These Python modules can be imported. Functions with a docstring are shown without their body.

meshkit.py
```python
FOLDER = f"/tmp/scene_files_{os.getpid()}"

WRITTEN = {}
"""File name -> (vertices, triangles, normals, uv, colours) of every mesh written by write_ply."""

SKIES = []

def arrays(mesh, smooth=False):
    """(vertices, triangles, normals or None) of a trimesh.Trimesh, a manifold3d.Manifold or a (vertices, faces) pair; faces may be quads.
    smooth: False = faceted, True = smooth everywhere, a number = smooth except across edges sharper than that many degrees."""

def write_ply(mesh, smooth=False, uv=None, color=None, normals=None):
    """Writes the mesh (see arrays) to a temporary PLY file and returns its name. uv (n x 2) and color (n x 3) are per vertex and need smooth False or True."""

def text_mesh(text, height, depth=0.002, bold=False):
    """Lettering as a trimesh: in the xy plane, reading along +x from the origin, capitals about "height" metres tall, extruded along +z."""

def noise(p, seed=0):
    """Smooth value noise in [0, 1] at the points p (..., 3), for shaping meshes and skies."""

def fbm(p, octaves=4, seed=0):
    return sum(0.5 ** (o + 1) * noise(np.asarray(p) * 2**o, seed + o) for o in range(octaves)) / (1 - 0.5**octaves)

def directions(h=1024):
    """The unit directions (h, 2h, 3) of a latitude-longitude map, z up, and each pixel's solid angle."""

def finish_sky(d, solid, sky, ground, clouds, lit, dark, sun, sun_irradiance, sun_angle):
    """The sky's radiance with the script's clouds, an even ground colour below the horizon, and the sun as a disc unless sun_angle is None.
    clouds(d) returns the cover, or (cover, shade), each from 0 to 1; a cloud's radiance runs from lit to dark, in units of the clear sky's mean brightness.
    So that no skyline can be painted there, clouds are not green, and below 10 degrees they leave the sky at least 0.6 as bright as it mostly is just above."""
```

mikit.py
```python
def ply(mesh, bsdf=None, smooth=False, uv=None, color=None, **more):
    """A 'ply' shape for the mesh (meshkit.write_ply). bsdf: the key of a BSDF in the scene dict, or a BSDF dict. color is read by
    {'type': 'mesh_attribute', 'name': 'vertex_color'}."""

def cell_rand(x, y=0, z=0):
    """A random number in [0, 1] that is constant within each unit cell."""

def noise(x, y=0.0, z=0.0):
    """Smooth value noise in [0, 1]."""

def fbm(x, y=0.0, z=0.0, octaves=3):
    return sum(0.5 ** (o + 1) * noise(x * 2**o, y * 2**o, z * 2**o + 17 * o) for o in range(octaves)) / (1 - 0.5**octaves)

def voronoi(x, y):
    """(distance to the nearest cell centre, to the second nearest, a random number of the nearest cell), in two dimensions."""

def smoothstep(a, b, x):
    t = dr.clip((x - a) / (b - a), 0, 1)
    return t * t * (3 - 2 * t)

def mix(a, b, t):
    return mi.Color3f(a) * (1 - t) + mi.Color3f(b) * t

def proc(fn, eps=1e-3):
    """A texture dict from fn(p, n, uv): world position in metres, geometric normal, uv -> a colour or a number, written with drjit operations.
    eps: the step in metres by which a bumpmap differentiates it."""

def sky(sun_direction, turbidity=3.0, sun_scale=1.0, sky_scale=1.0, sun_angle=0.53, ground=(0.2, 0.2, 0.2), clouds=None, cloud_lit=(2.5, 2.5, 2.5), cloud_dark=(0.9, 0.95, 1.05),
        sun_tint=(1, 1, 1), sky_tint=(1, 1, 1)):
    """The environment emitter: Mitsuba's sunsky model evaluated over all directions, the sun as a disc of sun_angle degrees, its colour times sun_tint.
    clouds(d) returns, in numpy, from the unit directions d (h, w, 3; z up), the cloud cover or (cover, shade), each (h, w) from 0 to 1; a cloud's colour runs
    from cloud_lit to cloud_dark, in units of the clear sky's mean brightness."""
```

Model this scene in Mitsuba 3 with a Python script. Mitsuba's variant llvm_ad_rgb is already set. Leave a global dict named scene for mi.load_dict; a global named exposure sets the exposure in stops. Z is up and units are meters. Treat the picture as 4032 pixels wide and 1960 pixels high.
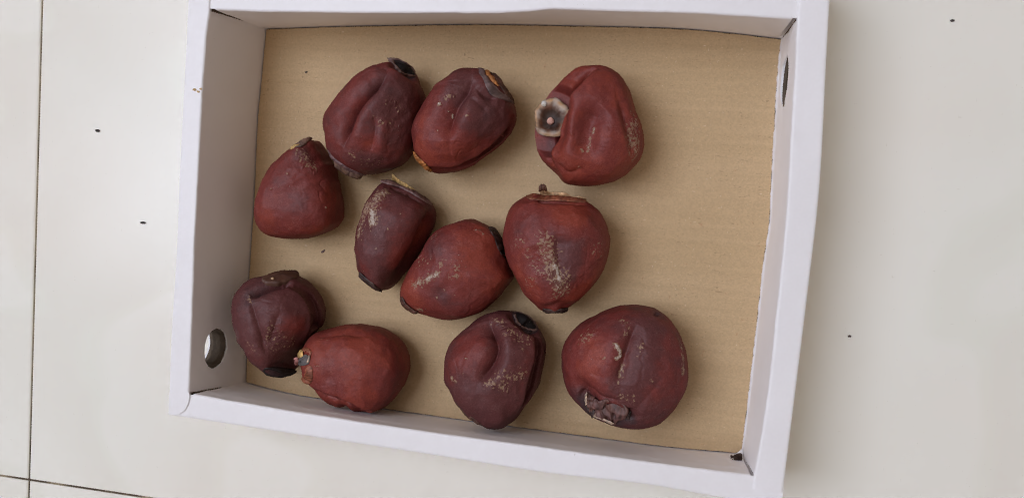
import math, json
import numpy as np, trimesh, manifold3d, shapely
import mitsuba as mi, drjit as dr
import mikit, meshkit
from scipy.interpolate import CubicSpline, PchipInterpolator

scene, labels = {}, {}
T = mi.ScalarTransform4f

# ---- camera, light, exposure -----------------------------------------------------------------------
scene['camera'] = {'type': 'perspective', 'fov': 68.0957, 'near_clip': .01, 'far_clip': 50.0,
                   'to_world': T().look_at(origin=[0.10662, 0.00993, 0.43851], target=[-0.10003, -0.03883, -0.53869], up=[-0.08137, 0.99615, -0.0325])}
# an indoor place by day: soft light of the bright room all round, and one broad soft lamp high on the upper left
scene['room_light'] = {'type': 'constant', 'radiance': {'type': 'rgb', 'value': [.375, .315, .268]}}
scene['soft_lamp'] = {'type': 'rectangle', 'to_world': T().look_at(origin=[-1.35, .4, 2.9], target=[0, 0, 0], up=[0, 0, 1]) @ T().scale([1.0, .95, 1]),
                      'emitter': {'type': 'area', 'radiance': {'type': 'rgb', 'value': [5.25, 5.55, 6.4]}}, 'bsdf': {'type': 'diffuse'}}
labels['soft_lamp'] = {'kind': 'structure'}
exposure = -0.06

# ---- helpers shared by every fruit -------------------------------------------------------------
def spline_radius(R, th):
    n = len(R); x = (th / (2*np.pi) % 1.0) * n
    i = np.floor(x).astype(int); t = x - i
    p0, p1, p2, p3 = (R[(i + k) % n] for k in (-1, 0, 1, 2))
    return 0.5 * (2*p1 + (p2-p0)*t + (2*p0-5*p1+4*p2-p3)*t**2 + (3*p1-p0-3*p2+p3)*t**3)

_ico = {}
def ico(level):
    if level not in _ico:
        m = trimesh.creation.icosphere(subdivisions=level)
        _ico[level] = (np.array(m.vertices), np.array(m.faces))
    return _ico[level]

def poly_dist(P, line):
    """distance to a polyline, position along it (0..1), signed side (+ = right of travel seen from above)"""
    line = np.asarray(line, float)
    if len(line) == 1:
        return np.linalg.norm(P - line[0], axis=1), np.full(len(P), .5), np.ones(len(P))
    best = np.full(len(P), 1e9); pos = np.zeros(len(P)); side = np.ones(len(P))
    seg = np.linalg.norm(np.diff(line, axis=0), axis=1); cum = np.r_[0, np.cumsum(seg)]
    for k in range(len(line) - 1):
        a, d = line[k], line[k+1] - line[k]
        t = np.clip(((P - a) @ d) / max(d @ d, 1e-12), 0, 1)
        q = P - (a + t[:, None] * d)
        dist = np.linalg.norm(q, axis=1)
        upd = dist < best
        best[upd] = dist[upd]; pos[upd] = ((cum[k] + t * seg[k]) / cum[-1])[upd]
        side[upd] = np.sign(q[:, 1] * d[0] - q[:, 0] * d[1])[upd] * -1
    return best, pos, side

def dense(line, n=24):
    line = np.asarray(line, float)
    if len(line) < 3: return line
    cum = np.r_[0, np.cumsum(np.linalg.norm(np.diff(line, axis=0), axis=1))]
    return CubicSpline(cum, line)(np.linspace(0, cum[-1], n))

def vnormals(v, f):
    n = np.zeros_like(v); fn = np.cross(v[f[:,1]]-v[f[:,0]], v[f[:,2]]-v[f[:,0]])
    for k in range(3): np.add.at(n, f[:,k], fn)
    return n / np.maximum(np.linalg.norm(n, axis=1, keepdims=True), 1e-12)

def fruit_base(F, level):
    """a lumpy flattened solid, mm; F: c, H, R (48 radii), e"""
    d, f = ico(level)
    th = np.arctan2(d[:,1], d[:,0]); rho = np.hypot(d[:,0], d[:,1]); s = d[:,2]
    e = F.get('e', .86)
    R = spline_radius(np.asarray(F['R'], float), th)
    H = F['H']; zc = .46*H
    ez = np.where(s > 0, e, e*.78)
    rr = np.maximum(rho, 1e-9)**ez; zz = np.sign(s)*np.abs(s)**ez
    z = zc + np.where(s > 0, (H - zc)*zz, zc*zz)
    sx, sy = F.get('lean', (0, 0))
    v = np.c_[F['c'][0] + R*rr*np.cos(th) + sx*(z-zc), F['c'][1] + R*rr*np.sin(th) + sy*(z-zc), z]
    return v, f

def fruit_folds(F, v, f, noise_seed=None):
    n = vnormals(v, f)
    off = np.zeros(len(v)); dz = np.zeros(len(v))
    for k in F.get('folds', ()):
        d, t, sd = poly_dist(v, dense(k['p']))
        up = np.clip(n[:,2]*1.5 + 1.0, 0, 1)
        tap = np.clip(np.sin(np.pi*np.clip(t*.94+.03,0,1))*1.6, 0, 1) if len(k['p']) > 1 and not k.get('flat') else 1.0
        wl, wr = k.get('wl', k['w']), k.get('wr', k['w'])
        w = np.where(sd > 0, wr, wl)
        kind = k.get('k', 'crease')
        if kind == 'step':                               # an upper lobe ends in a rounded lip, the lower lobe lies under it
            low = sd*k['lo'] > 0; x = np.clip(d/k['w'], 0, 1); x = x*x*(3 - 2*x)
            dz -= tap*up*np.where(low, (.15 + .85*x)*k['d']*(np.exp(-(d/k['L'])**2) + .45*np.exp(-(d/3.)**2)), .15*k['d']*np.exp(-d/1.1)) * np.clip((v[:,2] - 3)/12, 0, 1)
            steep = tap*up*np.clip(1.15 - n[:,2], 0, 1)          # where the line runs down a side: a groove under a lip
            off += steep*(np.where(low, 0, .26*k['d']*np.exp(-(d/5.)**2)) - .55*k['d']*np.exp(-(np.where(low, d/2.6, d/1.1))**2))
            continue
        if kind == 'crease': prof = np.exp(-np.sqrt((d/w)**2 + .012)+.11)
        elif kind == 'valley': prof = np.exp(-(d/w)**2)
        else: prof = np.exp(-(d/w)**4)
        off -= 1.45*k['d']*tap*up*prof
        if k.get('b'):
            b = k.get('bw', k['w']*1.2)
            off += k['b']*tap*up*np.exp(-((d - b)/b*1.3)**2)*(sd*k.get('bs', -1) > 0)
    if noise_seed is not None:
        q = v + noise_seed*37.7
        off += 2.4*(meshkit.fbm(q/19, 2, 3) - .5) - 1.0*np.abs(meshkit.fbm(q/13, 2, 41) - .5)*2 - .4*np.abs(meshkit.fbm(q/6.5, 2, 43) - .5)*2 + .35 + .55*(meshkit.fbm(q/8, 2, 5) - .5) + .16*(meshkit.fbm(q/2.6, 2, 9) - .5) + .11*(meshkit.noise(q/.9, 4) - .5)
        off -= .38*F.get('wr', 1)*np.clip(1 - np.abs(meshkit.fbm(q*np.array([1,1,.7])/6.5, 2, 21) - .5)/.05, 0, 1)*np.clip(meshkit.noise(q/15, 31)*2.4 - 1.1, 0, 1)
    v2 = v + n*off[:,None]; v2[:,2] += dz
    if 'cut' in F:                                       # room for the open stem cup, beside the upper lobe
        C = F['cut']; q = v2 - np.array(C['c']); cn = np.array(C['n']); h = q @ cn; rad = np.linalg.norm(q - h[:,None]*cn, axis=1)
        d, t, sd = poly_dist(v, dense(F['folds'][0]['p'])); k = np.clip((C['r']*1.25 - rad)/(C['r']*.25), 0, 1)*((sd*F['folds'][0]['lo'] > 0) & (v[:,2] > 8))
        v2 -= cn*(np.maximum(h + C['depth'], 0)*k)[:,None]
    v2[:,2] = np.maximum(v2[:,2], 0) if noise_seed is None else np.maximum(v2[:,2], .0 + .05*meshkit.noise(v/2))
    return v2
# ---- end of shared helpers -----------------------------------------------------------------------

# ---- measured shapes, millimetres ---------------------------------------------------
BOX = dict(D=53.304)
LINES = json.loads('''{"left_bot": [[-154.77, 113.59], [-156.1, 81.7], [-157.2, 54.86], [-156.55, -0.66], [-157.03, -38.18], [-155.98, -78.15], [-155.01, -112.19]],
"left_top": [[-158.46, 129.4], [-158.35, 110.87], [-159.85, 94.0], [-160.34, 42.59], [-160.01, 15.56], [-160.04, -18.49], [-159.14, -64.2], [-158.63, -108.07]],
"left_out": [[-172.29, 129.3], [-172.52, 115.98], [-172.46, 71.29], [-172.5, 14.78], [-171.81, -19.41], [-172.37, -72.49], [-171.67, -112.01], [-171.11, -121.77]],
"top_bot": [[-154.77, 113.59], [-72.04, 117.48], [4.55, 119.48], [85.06, 119.53], [155.64, 114.77]],
"top_top": [[-158.35, 110.87], [-115.87, 110.46], [-68.94, 110.81], [8.09, 112.09], [24.79, 113.18], [39.14, 114.41], [59.42, 114.13], [98.68, 113.6], [155.56, 111.36]],
"right_bot": [[155.64, 114.77], [155.43, 102.72], [155.58, 88.92], [156.22, 66.85], [156.85, 44.91], [158.01, 14.34], [156.98, -5.56], [156.22, -38.87], [155.45, -74.71], [154.23, -115.93]],
"right_top": [[155.51, 120.35], [155.56, 111.36], [156.63, 86.56], [158.02, 41.09], [158.68, 14.32], [158.55, -1.09], [158.38, -20.45], [158.1, -51.65], [154.66, -109.7]],
"right_out": [[169.28, 127.95], [169.58, 120.54], [170.61, 92.63], [172.81, 26.79], [171.74, -23.04], [169.85, -85.46], [168.89, -117.11]],
"bot_bot": [[-155.01, -112.19], [-134.29, -114.87], [-112.89, -116.35], [-4.05, -118.01], [97.46, -118.03], [154.23, -115.93]],
"bot_top": [[-158.63, -108.07], [-126.72, -109.43], [-85.6, -110.35], [-16.37, -111.25], [48.46, -111.02], [104.24, -111.1], [154.71, -110.29]],
"bot_out": [[-170.8, -122.44], [-84.78, -123.06], [-15.51, -123.53], [49.47, -124.36], [105.18, -122.83], [139.0, -124.04], [169.53, -124.54]],
"grout_v": [[-326.99, 130.53], [-321.16, -202.31]],
"grout_h": [[-345.24, -201.83], [-223.18, -200.21]],
"specks": [[-277.68, 44.03], [-239.4, -15.21], [240.68, 127.12], [205.13, -44.44]],
"board_specks": [[-124.99, 87.22], [-106.45, -23.28]],
"rim_bits": [[-165.0, 65.73], [-162.66, 64.7], [-161.24, 66.32]],
"tab": [[-158.42, -107.12], [-158.23, -110.35], [-159.05, -114.17], [-160.89, -118.13], [-164.38, -120.67], [-167.97, -121.6], [-171.11, -121.77], [-171.59, -108.73]],
"scrap": [[146.69, -115.57, 12.0], [148.86, -115.38, 8.0], [151.41, -115.26, 5.0], [153.21, -114.93, 6.0], [146.65, -115.09, 15.0], [147.98, -114.54, 19.0], [150.13, -114.14, 20.0], [152.45, -114.31, 17.0]],
"paper": [[153.64, -111.95], [151.14, -115.23], [149.81, -117.22], [151.9, -116.7], [154.2, -118.63]],
"hole_left": [[-157.75, -81.86, 40.87], [-157.51, -74.46, 37.39], [-157.08, -72.35, 31.08], [-156.61, -75.62, 24.13], [-156.34, -83.11, 20.07], [-156.35, -89.44, 20.01], [-156.58, -95.19, 23.42], [-157.03, -97.67, 29.89], [-157.49, -93.49, 36.74], [-157.76, -86.7, 40.93]],
"hole_right": [[155.79, 101.82, 13.23], [156.27, 92.19, 25.82], [156.53, 83.04, 27.9], [156.6, 75.56, 22.93], [156.2, 84.04, 12.81], [155.92, 94.94, 11.7]]}''')
FRUITS = json.loads('''{"A": {"c": [-68.4, 57.8], "H": 46, "e": 0.86, "lean": [0, 0], "R": [26.5, 27.3, 28.3, 29.6, 31.0, 32.1, 32.9, 34.9, 36.3, 36.0, 34.7, 32.6, 30.7, 29.1, 27.8, 26.4, 25.2, 24.4, 24.0, 23.9, 24.1, 24.8, 25.9, 27.2, 28.5, 29.6, 30.1, 30.4, 31.5, 32.8, 33.4, 33.4, 33.2, 33.1, 32.7, 32.2, 31.6, 30.8, 30.2, 30.0, 30.0, 29.7, 28.9, 28.1, 27.3, 26.7, 26.4, 26.3], "folds": [{"d": 4.8, "w": 3, "wl": 1.5, "wr": 4.0, "b": 0.8, "bs": -1, "bw": 6, "p": [[-55.5, 81.3, 39.7], [-57.9, 75.1, 42.9], [-63.1, 68.7, 45.1], [-68.9, 61.3, 45.8], [-72.8, 51.5, 45.7], [-75.9, 43.7, 43.9], [-78.1, 38.6, 41.6]]}, {"d": 1.1, "w": 3, "wl": 1.6, "wr": 4.0, "b": 0.5, "bw": 4, "p": [[-59.6, 56.7, 45.1], [-58.4, 50.4, 44.3], [-59.2, 44.6, 43.2], [-61.9, 37.6, 40.5]]}, {"k": "valley", "d": 0.5, "w": 9, "p": [[-49.8, 65.4, 40.9], [-44.7, 56.2, 34.2]]}, {"k": "pit", "d": 3.2, "w": 5.0, "flat": 1, "p": [[-52.2, 87.9, 31.2], [-48.3, 85.7, 28.2], [-46.4, 84.2, 24.2]]}], "seed": 1, "tone": 0.54, "mold": [[[[-53.5, 64.9, 43.5], [-48.9, 64.4, 39.5], [-47.3, 60.9, 37.5]], 3, 0.42], [[[-61.1, 55.3, 45.4], [-51.6, 54.3, 41.3]], 4, 0.34], [[[-73.1, 35.0, 40.4], [-61.3, 31.6, 34.1]], 8, 0.3]], "tint": [[[[-54.1, 88.8, 26.5], [-50.8, 87.2, 23.5], [-49.1, 85.8, 19.2]], 3.0, 2.4], [[[-49.8, 60.4, 40.0]], 16, 0.3], [[[-71.0, 30.8, 36.5], [-57.8, 29.8, 24.7]], 9, 0.3], [[[-54.4, 74.9, 41.4]], 9, 0.25], [[[-74.3, 69.3, 42.8]], 10, -0.12], [[[-62.9, 42.0, 42.1]], 5, -0.4]], "bits": [["bowl", {"O": [[-58.2, 91.2, 27.4], [-55.5, 91.9, 25.3], [-51.7, 90.9, 21.8], [-49.4, 88.9, 16.7], [-47.9, 85.9, 15.3], [-47.7, 84.0, 18.6], [-50.5, 84.0, 21.9], [-52.5, 84.8, 26.2], [-55.3, 87.6, 27.8]], "mat": "scar", "depth": 0.8, "rim": 0.45, "name": "stem_scar", "n": [0.877, 0.336, 0.344]}], ["flap", {"A": [[-89.9, 37.3, 34.5], [-87.4, 33.3, 32.5], [-81.5, 29.6, 32.0], [-75.5, 26.8, 28.9], [-72.0, 25.5, 20.6]], "B": [[-92.5, 37.8, 31.6], [-89.9, 32.7, 29.3], [-84.3, 28.7, 27.4], [-78.1, 25.9, 24.5], [-73.0, 24.6, 19.7]], "mat": "husk_edge", "name": "husk_rim", "th": 0.7}], ["flap", {"A": [[-89.7, 33.1, 29.2], [-84.4, 29.4, 27.3], [-78.3, 26.2, 24.2], [-73.5, 25.0, 21.3]], "B": [[-95.0, 30.1, 14.0], [-90.5, 26.7, 12.0], [-85.5, 24.6, 11.0], [-80.5, 22.8, 10.0]], "mat": "calyx_dull", "name": "calyx_flap", "th": 0.6}]]},
"B": {"c": [-16.2, 59.2], "H": 46, "e": 0.86, "lean": [0, 0], "R": [29.5, 30.6, 31.1, 31.1, 31.0, 31.0, 31.5, 31.5, 31.5, 31.4, 30.7, 29.9, 29.1, 27.9, 26.2, 25.0, 24.3, 23.8, 23.5, 23.2, 23.1, 23.2, 23.7, 24.7, 26.2, 27.6, 28.9, 29.8, 30.6, 32.2, 33.1, 33.5, 33.3, 32.0, 30.0, 28.3, 26.7, 25.2, 23.9, 22.9, 22.3, 22.0, 22.0, 22.4, 23.1, 24.3, 25.7, 27.9], "folds": [{"d": 5.2, "w": 5, "wl": 2.6, "wr": 9, "b": 1.2, "bs": -1, "bw": 7, "p": [[-6.7, 80.0, 39.9], [-8.2, 71.7, 44.1], [-11.9, 65.6, 45.6], [-14.3, 58.6, 46.0], [-15.3, 51.1, 45.2], [-15.4, 45.6, 43.5]]}, {"d": 9, "w": 1.6, "k": "step", "lo": -1, "L": 20, "p": [[14.2, 62.8, 24.7], [10.6, 55.2, 27.3], [3.6, 47.7, 26.4], [-4.7, 40.4, 26.4], [-12.8, 34.9, 27.7], [-21.0, 32.0, 29.8], [-28.7, 31.4, 31.3]]}, {"d": 1.6, "w": 2.5, "p": [[-4.0, 76.1, 41.3], [3.1, 71.6, 39.7], [7.6, 70.4, 36.3]]}, {"d": 1.2, "w": 2.2, "p": [[-6.1, 69.9, 44.0], [4.1, 62.6, 41.2]]}, {"d": 1.0, "w": 2, "p": [[-1.7, 72.9, 41.7], [10.5, 61.3, 34.5]]}], "seed": 2, "tone": 0.44, "mold": [[[[-23.2, 65.3, 42.2]], 1.3, 1.0], [[[-18.0, 61.7, 41.0]], 0.8, 1.0], [[[-16.1, 60.0, 39.6], [-16.1, 58.2, 39.1]], 0.7, 1.0], [[[-19.4, 69.1, 41.5], [-15.7, 70.1, 40.6]], 2, 0.5], [[[-6.5, 59.3, 45.8]], 1.2, 0.7], [[[-23.0, 50.7, 42.7]], 0.8, 0.8], [[[-26.9, 77.8, 34.4]], 1.5, 0.6]], "tint": [[[[-8.2, 74.0, 37.6], [5.7, 66.9, 38.1]], 14, 0.45], [[[0.8, 59.7, 42.8]], 12, 0.3], [[[-10.5, 40.7, 37.5]], 14, -0.2], [[[-34.0, 39.4, 37.8]], 9, -0.35], [[[-31.9, 57.1, 41.4]], 8, -0.15], [[[7.2, 50.9, 10.6]], 9, 0.2]], "bits": [["flap", {"A": [[-6.8, 88.1, 28.5], [-3.6, 83.5, 36.3], [-0.6, 79.9, 38.2], [1.9, 75.3, 39.3], [4.5, 71.8, 37.7], [9.5, 70.6, 34.5], [13.2, 70.0, 20.9]], "B": [[-3.7, 87.9, 27.4], [-0.2, 83.5, 34.4], [3.2, 79.6, 36.0], [6.4, 76.5, 34.8], [8.8, 74.6, 32.8], [11.8, 72.5, 27.1], [12.8, 70.8, 17.0]], "mat": "calyx_grey", "name": "calyx_flap", "th": 0.7}], ["flap", {"A": [[-2.4, 87.4, 26.8], [0.5, 83.1, 34.8], [3.6, 80.2, 35.5], [6.5, 77.4, 34.5]], "B": [[-0.7, 87.0, 26.8], [2.0, 83.7, 32.2], [4.9, 80.9, 33.3], [7.4, 77.8, 33.4]], "mat": "calyx_orange", "name": "torn_sliver", "th": 0.7}], ["flap", {"A": [[-0.8, 86.8, 25.3], [3.6, 82.5, 30.5], [7.3, 78.0, 30.9], [11.0, 73.2, 28.8], [12.9, 70.6, 18.6]], "B": [[1.4, 85.4, 25.8], [4.8, 83.4, 24.1], [8.6, 78.3, 23.2], [11.0, 74.8, 19.2], [13.0, 71.0, 17.9]], "mat": "calyx_brown", "name": "calyx_flap", "th": 0.7}], ["flap", {"A": [[-38.9, 39.3, 32.6], [-35.7, 36.3, 34.3], [-31.5, 32.7, 33.5], [-30.5, 30.1, 24.5]], "B": [[-40.9, 39.7, 30.4], [-39.3, 35.3, 28.6], [-35.5, 31.7, 26.7], [-31.9, 29.2, 22.3]], "mat": "calyx_orange", "name": "husk_edge", "th": 0.6}]]},
"C": {"c": [56.6, 58.5], "H": 48, "e": 0.86, "lean": [0, 0], "R": [29.1, 28.1, 27.2, 26.9, 27.3, 27.9, 29.0, 30.3, 31.7, 32.8, 33.6, 34.2, 34.2, 33.7, 32.8, 31.6, 30.2, 29.4, 28.9, 28.5, 28.8, 29.8, 29.6, 29.2, 29.6, 30.3, 30.5, 30.7, 30.9, 30.8, 30.4, 30.5, 31.0, 32.6, 32.4, 31.5, 30.9, 30.8, 31.1, 31.6, 32.3, 32.5, 32.3, 32.1, 32.1, 31.8, 30.9, 29.9], "folds": [{"d": 9, "w": 1.6, "k": "step", "lo": 1, "L": 18, "p": [[60.7, 87.5, 37.5], [54.9, 82.5, 42.1], [50.5, 76.1, 44.5], [44.1, 69.3, 44.5], [39.4, 62.3, 44.2], [37.5, 52.8, 43.2], [37.3, 45.8, 41.0], [40.3, 37.6, 36.9]]}, {"k": "valley", "d": 4.2, "w": 6.5, "p": [[64.7, 67.9, 46.5], [60.4, 59.2, 47.9], [58.6, 47.6, 46.9], [56.9, 40.0, 44.3]]}, {"d": 2.6, "w": 1.5, "k": "step", "lo": -1, "L": 9, "p": [[71.7, 72.2, 41.9], [74.5, 63.1, 42.8], [77.7, 54.3, 42.1], [80.2, 43.3, 36.5]]}, {"d": 1.2, "w": 3, "p": [[43.8, 37.6, 39.9], [48.7, 32.7, 38.6], [57.5, 36.3, 41.8]]}, {"k": "pit", "d": 7, "w": 9.5, "flat": 1, "p": [[38.9, 65.3, 43.5], [38.2, 52.8, 43.6]]}], "seed": 3, "tone": 0.24, "mold": [[[[81.9, 61.3, 34.5], [81.3, 53.8, 36.4], [83.1, 45.6, 33.8]], 6.5, 0.56], [[[62.3, 56.4, 42.9], [60.2, 48.3, 41.3], [59.3, 43.6, 42.1]], 1.6, 0.72], [[[56.2, 44.7, 42.1], [55.0, 36.6, 40.5]], 1.6, 0.66], [[[50.8, 52.5, 45.9]], 1.6, 0.55], [[[31.4, 49.5, 28.4], [36.2, 49.1, 27.7]], 2.4, 0.85]], "tint": [[[[60.7, 62.6, 41.8]], 10, 0.25], [[[80.7, 53.8, 36.8]], 8, 0.1], [[[39.5, 75.4, 30.8]], 8, 0.2], [[[36.5, 47.0, 28.7]], 6, 0.55]], "bits": [["calyx", {"O": [[48.1, 62.6, 30.5], [47.9, 64.4, 30.4], [47.2, 66.1, 30.3], [46.0, 67.6, 30.1], [44.7, 68.8, 29.9], [43.4, 69.8, 29.7], [42.1, 70.8, 29.5], [40.8, 71.8, 29.3], [39.4, 72.7, 29.1], [37.8, 73.3, 28.9], [36.1, 73.4, 28.7], [34.5, 73.1, 28.5], [33.0, 72.4, 28.3], [31.6, 71.6, 28.2], [30.3, 70.7, 28.1], [29.0, 69.8, 27.9], [27.9, 68.6, 27.8], [27.0, 67.1, 27.8], [26.6, 65.4, 27.8], [26.6, 63.7, 27.8], [26.8, 62.0, 27.9], [27.1, 60.3, 28.0], [27.4, 58.6, 28.1], [27.8, 56.9, 28.2], [28.6, 55.2, 28.3], [29.7, 53.7, 28.5], [31.2, 52.7, 28.7], [33.0, 52.1, 29.0], [34.7, 51.9, 29.2], [36.3, 52.0, 29.4], [37.9, 52.1, 29.6], [39.4, 52.2, 29.7], [41.0, 52.4, 29.9], [42.4, 52.9, 30.1], [43.8, 53.8, 30.2], [44.9, 55.0, 30.3], [45.7, 56.3, 30.4], [46.5, 57.7, 30.4], [47.2, 59.2, 30.5], [47.8, 60.8, 30.5]], "C": [35.5, 60.9, 29.0], "mat": "calyx_tan", "mat2": "scar_brown", "mat3": "pink_core", "depth": 3.2, "name": "calyx_cup", "n": [-0.121, 0.03, 0.992]}], ["lump", {"C": [32.0, 69.8, 29.0], "r": 1.5, "mat": "mold_white", "name": "mold_bead"}], ["lump", {"C": [27.8, 62.2, 25.4], "r": 0.7, "mat": "mold_white", "name": "mold_bead"}]], "cut": {"c": [35.5, 60.9, 29.0], "n": [-0.121, 0.03, 0.992], "r": 16.5, "depth": 4.2}},
"D": {"c": [-115.1, 11.0], "H": 40, "e": 0.86, "lean": [0, 0], "R": [25.1, 24.4, 24.2, 24.8, 24.4, 25.2, 27.0, 27.2, 29.0, 31.2, 33.7, 33.7, 31.3, 28.4, 26.1, 24.8, 23.5, 22.9, 22.3, 22.0, 21.9, 22.0, 22.2, 22.7, 23.4, 24.6, 26.2, 27.9, 29.7, 30.9, 31.7, 31.9, 30.9, 29.5, 28.3, 27.4, 26.9, 26.7, 26.5, 26.6, 26.9, 27.7, 28.6, 29.3, 29.1, 28.0, 26.9, 25.9], "folds": [{"k": "valley", "d": 1.0, "w": 13, "flat": 1, "p": [[-108.1, 10.4, 39.6], [-103.0, 5.8, 38.3]]}], "seed": 4, "tone": 0.36, "mold": [[[[-109.0, 35.9, 34.0], [-105.2, 31.9, 33.8], [-100.1, 27.3, 32.4]], 4.5, 0.5], [[[-112.5, 22.3, 38.6]], 0.8, 0.9], [[[-122.3, 13.1, 38.8]], 0.8, 0.8], [[[-92.3, 4.6, 29.8]], 0.9, 0.8], [[[-130.9, 17.2, 33.7]], 1.3, 0.8], [[[-137.2, 6.6, 31.0]], 1, 0.7]], "tint": [[[[-105.2, 5.6, 37.5]], 12, 0.22], [[[-105.8, 34.5, 33.0]], 12, 0.3], [[[-122.2, 18.0, 38.2]], 9, 0.2], [[[-91.3, 12.0, 25.7]], 9, -0.2], [[[-123.3, -4.1, 37.2]], 8, -0.15], [[[-98.5, -9.1, 27.2]], 8, -0.1]], "bits": [["flap", {"A": [[-115.4, 36.4, 32.8], [-111.8, 37.9, 33.3], [-108.3, 39.1, 32.2], [-107.2, 41.6, 28.5], [-107.7, 44.4, 20.4]], "B": [[-116.0, 38.4, 30.2], [-113.3, 40.8, 29.1], [-110.6, 43.4, 26.6], [-109.1, 45.1, 23.3], [-108.0, 45.5, 21.4]], "mat": "calyx_dull", "name": "calyx_flap", "th": 0.8}], ["flap", {"A": [[-115.9, 36.5, 32.5], [-113.0, 37.4, 33.7], [-110.6, 38.9, 33.1]], "B": [[-115.4, 38.9, 30.2], [-112.9, 39.5, 31.5], [-109.4, 40.3, 32.1]], "mat": "calyx_yellow", "name": "calyx_edge", "th": 0.6}]]},
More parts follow.
